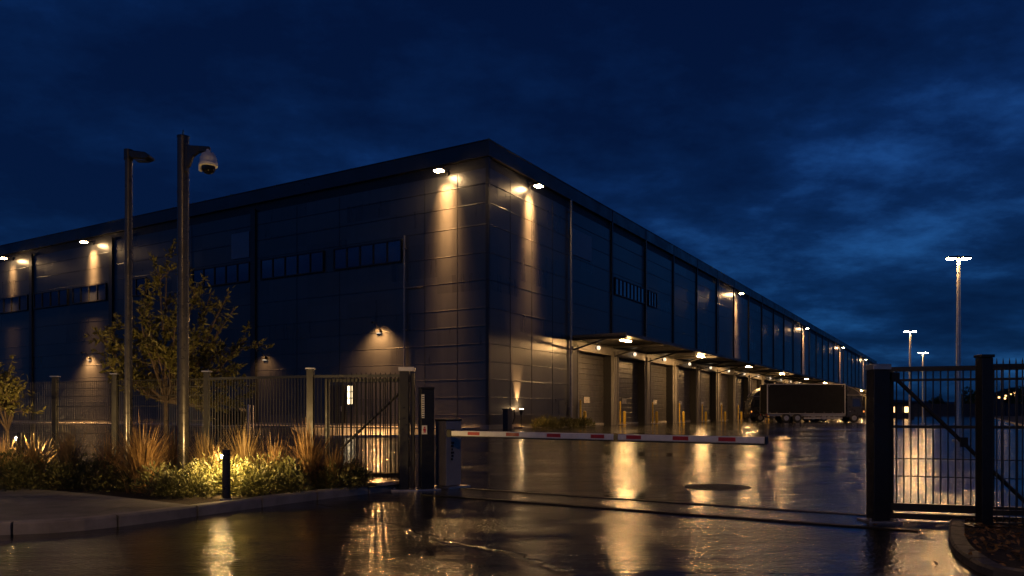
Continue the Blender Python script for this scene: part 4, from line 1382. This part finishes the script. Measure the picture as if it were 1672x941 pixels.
for i, (px, lab) in enumerate(((868, 'flowering shrub beside the uplight at the left end of the wall hedge'), (893, 'middle shrub of the low hedge at the wall'), (920, 'right hand shrub of the low wall hedge, next to the downpipe'))):
    x = xr(px)
    shrub(MR @ Vector((x, 1.3, 0)), 1.2, 0.7, 0.95 - 0.1 * i, 800, lab, ls=0.22, grp='low hedge shrubs at the building corner', z0=0.0)


def tree(base, limbs, trunk_r, fork, label, nleaf, ls=0.10, twig=7):
    t = thing('tree', label, 'tree', base, 'young trees behind the fence')
    tk, lf = MB(), MB()
    fk = base + fork
    tk.tube([base, base.lerp(fk, 0.5) + Vector((0.03, 0, 0)), fk], [trunk_r, trunk_r * 0.85, trunk_r * 0.7], 10)
    ends = []
    for L in limbs:
        e = Vector(L)
        mid = fk.lerp(e, 0.5) + Vector((0, 0, -0.10 * (e - fk).length)) + rv() * 0.08
        ctl = [fk, fk.lerp(mid, 0.55), mid, mid.lerp(e, 0.5) + rv() * 0.04, e]
        pts = catmull(ctl, 4)
        n_ = len(pts)
        r0 = trunk_r * 0.5
        tk.tube(pts, [r0 * (1 - 0.85 * k / (n_ - 1)) + 0.003 for k in range(n_)], 6)
        for k in range(twig):
            f_ = rnd.uniform(0.35, 1.0)
            q = pts[min(n_ - 1, int(f_ * (n_ - 1)))]
            dd_ = ((e - fk).normalized() * 0.6 + rv() * 0.9 + Vector((0, 0, 0.25))).normalized()
            ln = rnd.uniform(0.22, 0.55)
            q2 = q + dd_ * ln
            tk.tube([q, q.lerp(q2, .5) + rv() * 0.03, q2], [0.007, 0.005, 0.002], 4)
            ends.append((q, q2))
        ends.append((pts[-5], pts[-1]))
    per = max(3, nleaf // len(ends))
    for q, q2 in ends:
        for k in range(per):
            f_ = rnd.uniform(0.35, 1.08)
            p_ = q.lerp(q2, f_) + rv() * 0.05
            dd_ = ((q2 - q).normalized() * 0.5 + rv() + Vector((0, 0, -0.1))).normalized()
            leaf_quad(lf, p_, dd_, ls * rnd.uniform(0.32, 0.5), ls * rnd.uniform(0.7, 1.25), rv())
    tk.build('trunk', M['bark'], t, smooth=True)
    lf.build('crown', M['leaf'], t)
    return t


TY = 13.9
def tp(px, py, dy=0.0):
    return at(px, TY + dy, py)
limbs = [tp(272, 418, 0.1), tp(262, 445, -0.3), tp(305, 440, 0.4), tp(320, 470, -0.2), tp(345, 478, 0.3), tp(375, 476, 0.1), tp(382, 505, -0.3), tp(235, 478, 0.2), tp(228, 500, -0.5),
         tp(168, 552, 0.2), tp(178, 545, -0.3), tp(172, 592, -0.4), tp(205, 575, 0.3), tp(215, 520, 0.5), tp(330, 540, -0.6), tp(365, 560, 0.3), tp(402, 553, 0.2), tp(386, 572, -0.2),
         tp(250, 560, -0.8), tp(290, 510, -0.7), tp(280, 590, -0.7), tp(245, 640, 0.2), tp(330, 630, -0.3), tp(385, 620, 0.3), tp(350, 655, 0.0), tp(225, 630, -0.3), tp(300, 480, 0.7), tp(255, 530, 0.6), tp(392, 650, 0.2), tp(340, 590, 0.6)]
tb = at(266, TY); tb.z = 0
tree(tb, limbs, 0.055, Vector((0.06, 0, 1.35)), 'young broadleaf tree behind the fence, rising between the two poles', 5200, 0.118, 8)
TY = 12.6
limbs = [tp(0, 608), tp(-20, 608, .3), tp(12, 618, -.2), tp(20, 632, .2), tp(-30, 630), tp(8, 645, .4), tp(22, 652), tp(-25, 652, -.3), tp(0, 622, .5), tp(16, 662, -.2), tp(-14, 604, 0.1)]
tb = at(12, TY); tb.z = 0
tree(tb, limbs, 0.035, Vector((0.0, 0, 0.85)), 'small bushy tree at the left frame edge beside the fence', 1400, 0.09, 7)

# ------------------------------------------------------------------ far background
hb = MB()
N = 90
xs = [-500 + i * (2600 / N) for i in range(N + 1)]
hz = [12 + 9 * math.sin(x * 0.004 + 1.0) + 5 * math.sin(x * 0.011) + rnd.uniform(-1, 1) for x in xs]
vs, fs = [], []
for i, x in enumerate(xs):
    vs += [(x, 620, -1), (x, 700, max(4, hz[i]) * 0.8), (x, 800, max(5, hz[i]) + 3), (x, 1000, -1)]
for i in range(N):
    for k in range(3):
        fs.append((4 * i + k, 4 * i + 4 + k, 4 * i + 5 + k, 4 * i + 1 + k))
hb.add(vs, fs)
struct(hb.build('hills', M['hill'], smooth=True))
b = MB()
fa, fb = Vector((42, 62, 0)), Vector((135, 215, 0))
dd = (fb - fa).normalized()
fa = fa - dd * 50
nn = Vector((dd.y, -dd.x, 0))
b.add([fa, fb + dd * 60, fb + dd * 60 + nn * 200, fa + nn * 200], [(0, 1, 2, 3)])
for i in range(len(b.v)): b.v[i].z = 0.05
struct(b.build('verge', M['verge']))
b = MB(); b.slab([fa - nn * 0.3, fb + dd * 60 - nn * 0.3, fb + dd * 60, fa], 0, 0.14); struct(b.build('verge_kerb', M['concrete']))
# long perimeter wall at the back of the yard
pa, pb_ = Vector((110, 262, 0)), Vector((330, 262, 0))
t = thing('perimeter_wall', 'long dark panel wall at the far end of the yard', 'wall', pa)
a = MB()
for k in range(44):
    a.box((110 + k * 5 + 0.05, 262, 0), (110 + k * 5 + 4.8, 262.15, 4.2))
a.build('panel', M['farwall'], t)
a = MB()
for k in range(45):
    a.box((110 + k * 5 - 0.2, 261.9, 0), (110 + k * 5 + 0.04, 262.25, 4.5))
a.build('post', M['trim'], t)
# pale kerb strip in the far yard, standing in for a lamp's reflection
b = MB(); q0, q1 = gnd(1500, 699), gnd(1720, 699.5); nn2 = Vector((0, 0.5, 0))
b.slab([q0 - nn2, q1 - nn2, q1 + nn2, q0 + nn2], 0, 0.13); struct(b.build('reflection_kerb', M['concrete'], bevel=0.02))


def house(c_, wd, hgt, label, wins):
    t = thing('house', label, 'house', c_, 'lit houses on the far hillside')
    X = Matrix.Translation(c_)
    a = MB(); a.box((-wd / 2, 0, -3), (wd / 2, 8, hgt), X); a.build('wall', M['farwall'], t)
    a = MB(); a.prism([(-wd / 2 - .5, hgt), (wd / 2 + .5, hgt), (0, hgt + 3)], -0.5, 8.5, X); a.build('roof', M['hill'], t)
    for wx, wz in wins:
        a = MB(); a.box((wx - 0.8, -0.08, wz - 0.7), (wx + 0.8, -0.02, wz + 0.7), X); a.build('window', M['farwin'], t)


def hp(px, Y, py):
    return at(px, Y, py)


house(hp(1637, 640, 655), 12, 5, 'leftmost lit house on the far hillside', ((-3, 3), (2, 2.2)))
house(hp(1650, 640, 652), 13, 6, 'middle lit house on the far hillside, with three windows', ((-4, 3), (0, 4), (4, 2.5)))
house(hp(1660, 640, 648), 12, 5, 'rightmost lit house on the far hillside', ((-2, 3), (3, 3.4)))
# gatehouse far across the yard
c_ = at(1464, 150)
t = thing('gatehouse', 'distant low gatehouse with small lit windows left of the lamp posts', 'building', c_)
X = Matrix.Translation(c_)
a = MB(); a.box((-3.5, 0, 0), (3.5, 4, 2.9), X); a.build('wall', M['farwall'], t)
a = MB(); a.box((-3.9, -0.4, 2.902), (3.9, 4.4, 3.2), X); a.build('roof', M['trim'], t)
for wx, ww_ in ((-2.2, 0.5), (-0.8, 0.4), (1.8, 0.5)):
    a = MB(); a.box((wx - ww_, -0.06, 1.2), (wx + ww_, -0.01, 2.3), X); a.build('window', M['farwin'], t)
    


def far_tree(px, Y, hgt, label):
    c_ = at(px, Y)
    t = thing('tree', label, 'tree', c_, 'dark trees beyond the yard')
    a = MB(); a.cyl(c_, c_ + Vector((0, 0, hgt * 0.5)), 0.3, 0.15, n=7); a.build('trunk', M['bark'], t)
    lf = MB()
    for k in range(650):
        q = rv(); rr = hgt * 0.34
        lump = 1 + 0.35 * math.sin(q.x * 5 + px) * math.cos(q.z * 4 + q.y * 3)
        p_ = c_ + Vector((q.x * rr * lump * 1.1, q.y * rr, hgt * 0.6 + q.z * rr * 1.15 * lump))
        leaf_quad(lf, p_, rv(), 0.55, 1.0, rv())
    lf.build('crown', M['leaf'], t)


far_tree(1583, 275, 10.0, 'dark tree rising just left of the tall support post')
far_tree(1530, 290, 7.0, 'low dark tree beyond the far wall, right of the lamp posts')
far_tree(1610, 290, 7.5, 'dark tree hidden partly behind the tall support post')
far_tree(1668, 280, 11.0, 'dark tree at the right frame edge beyond the far wall')
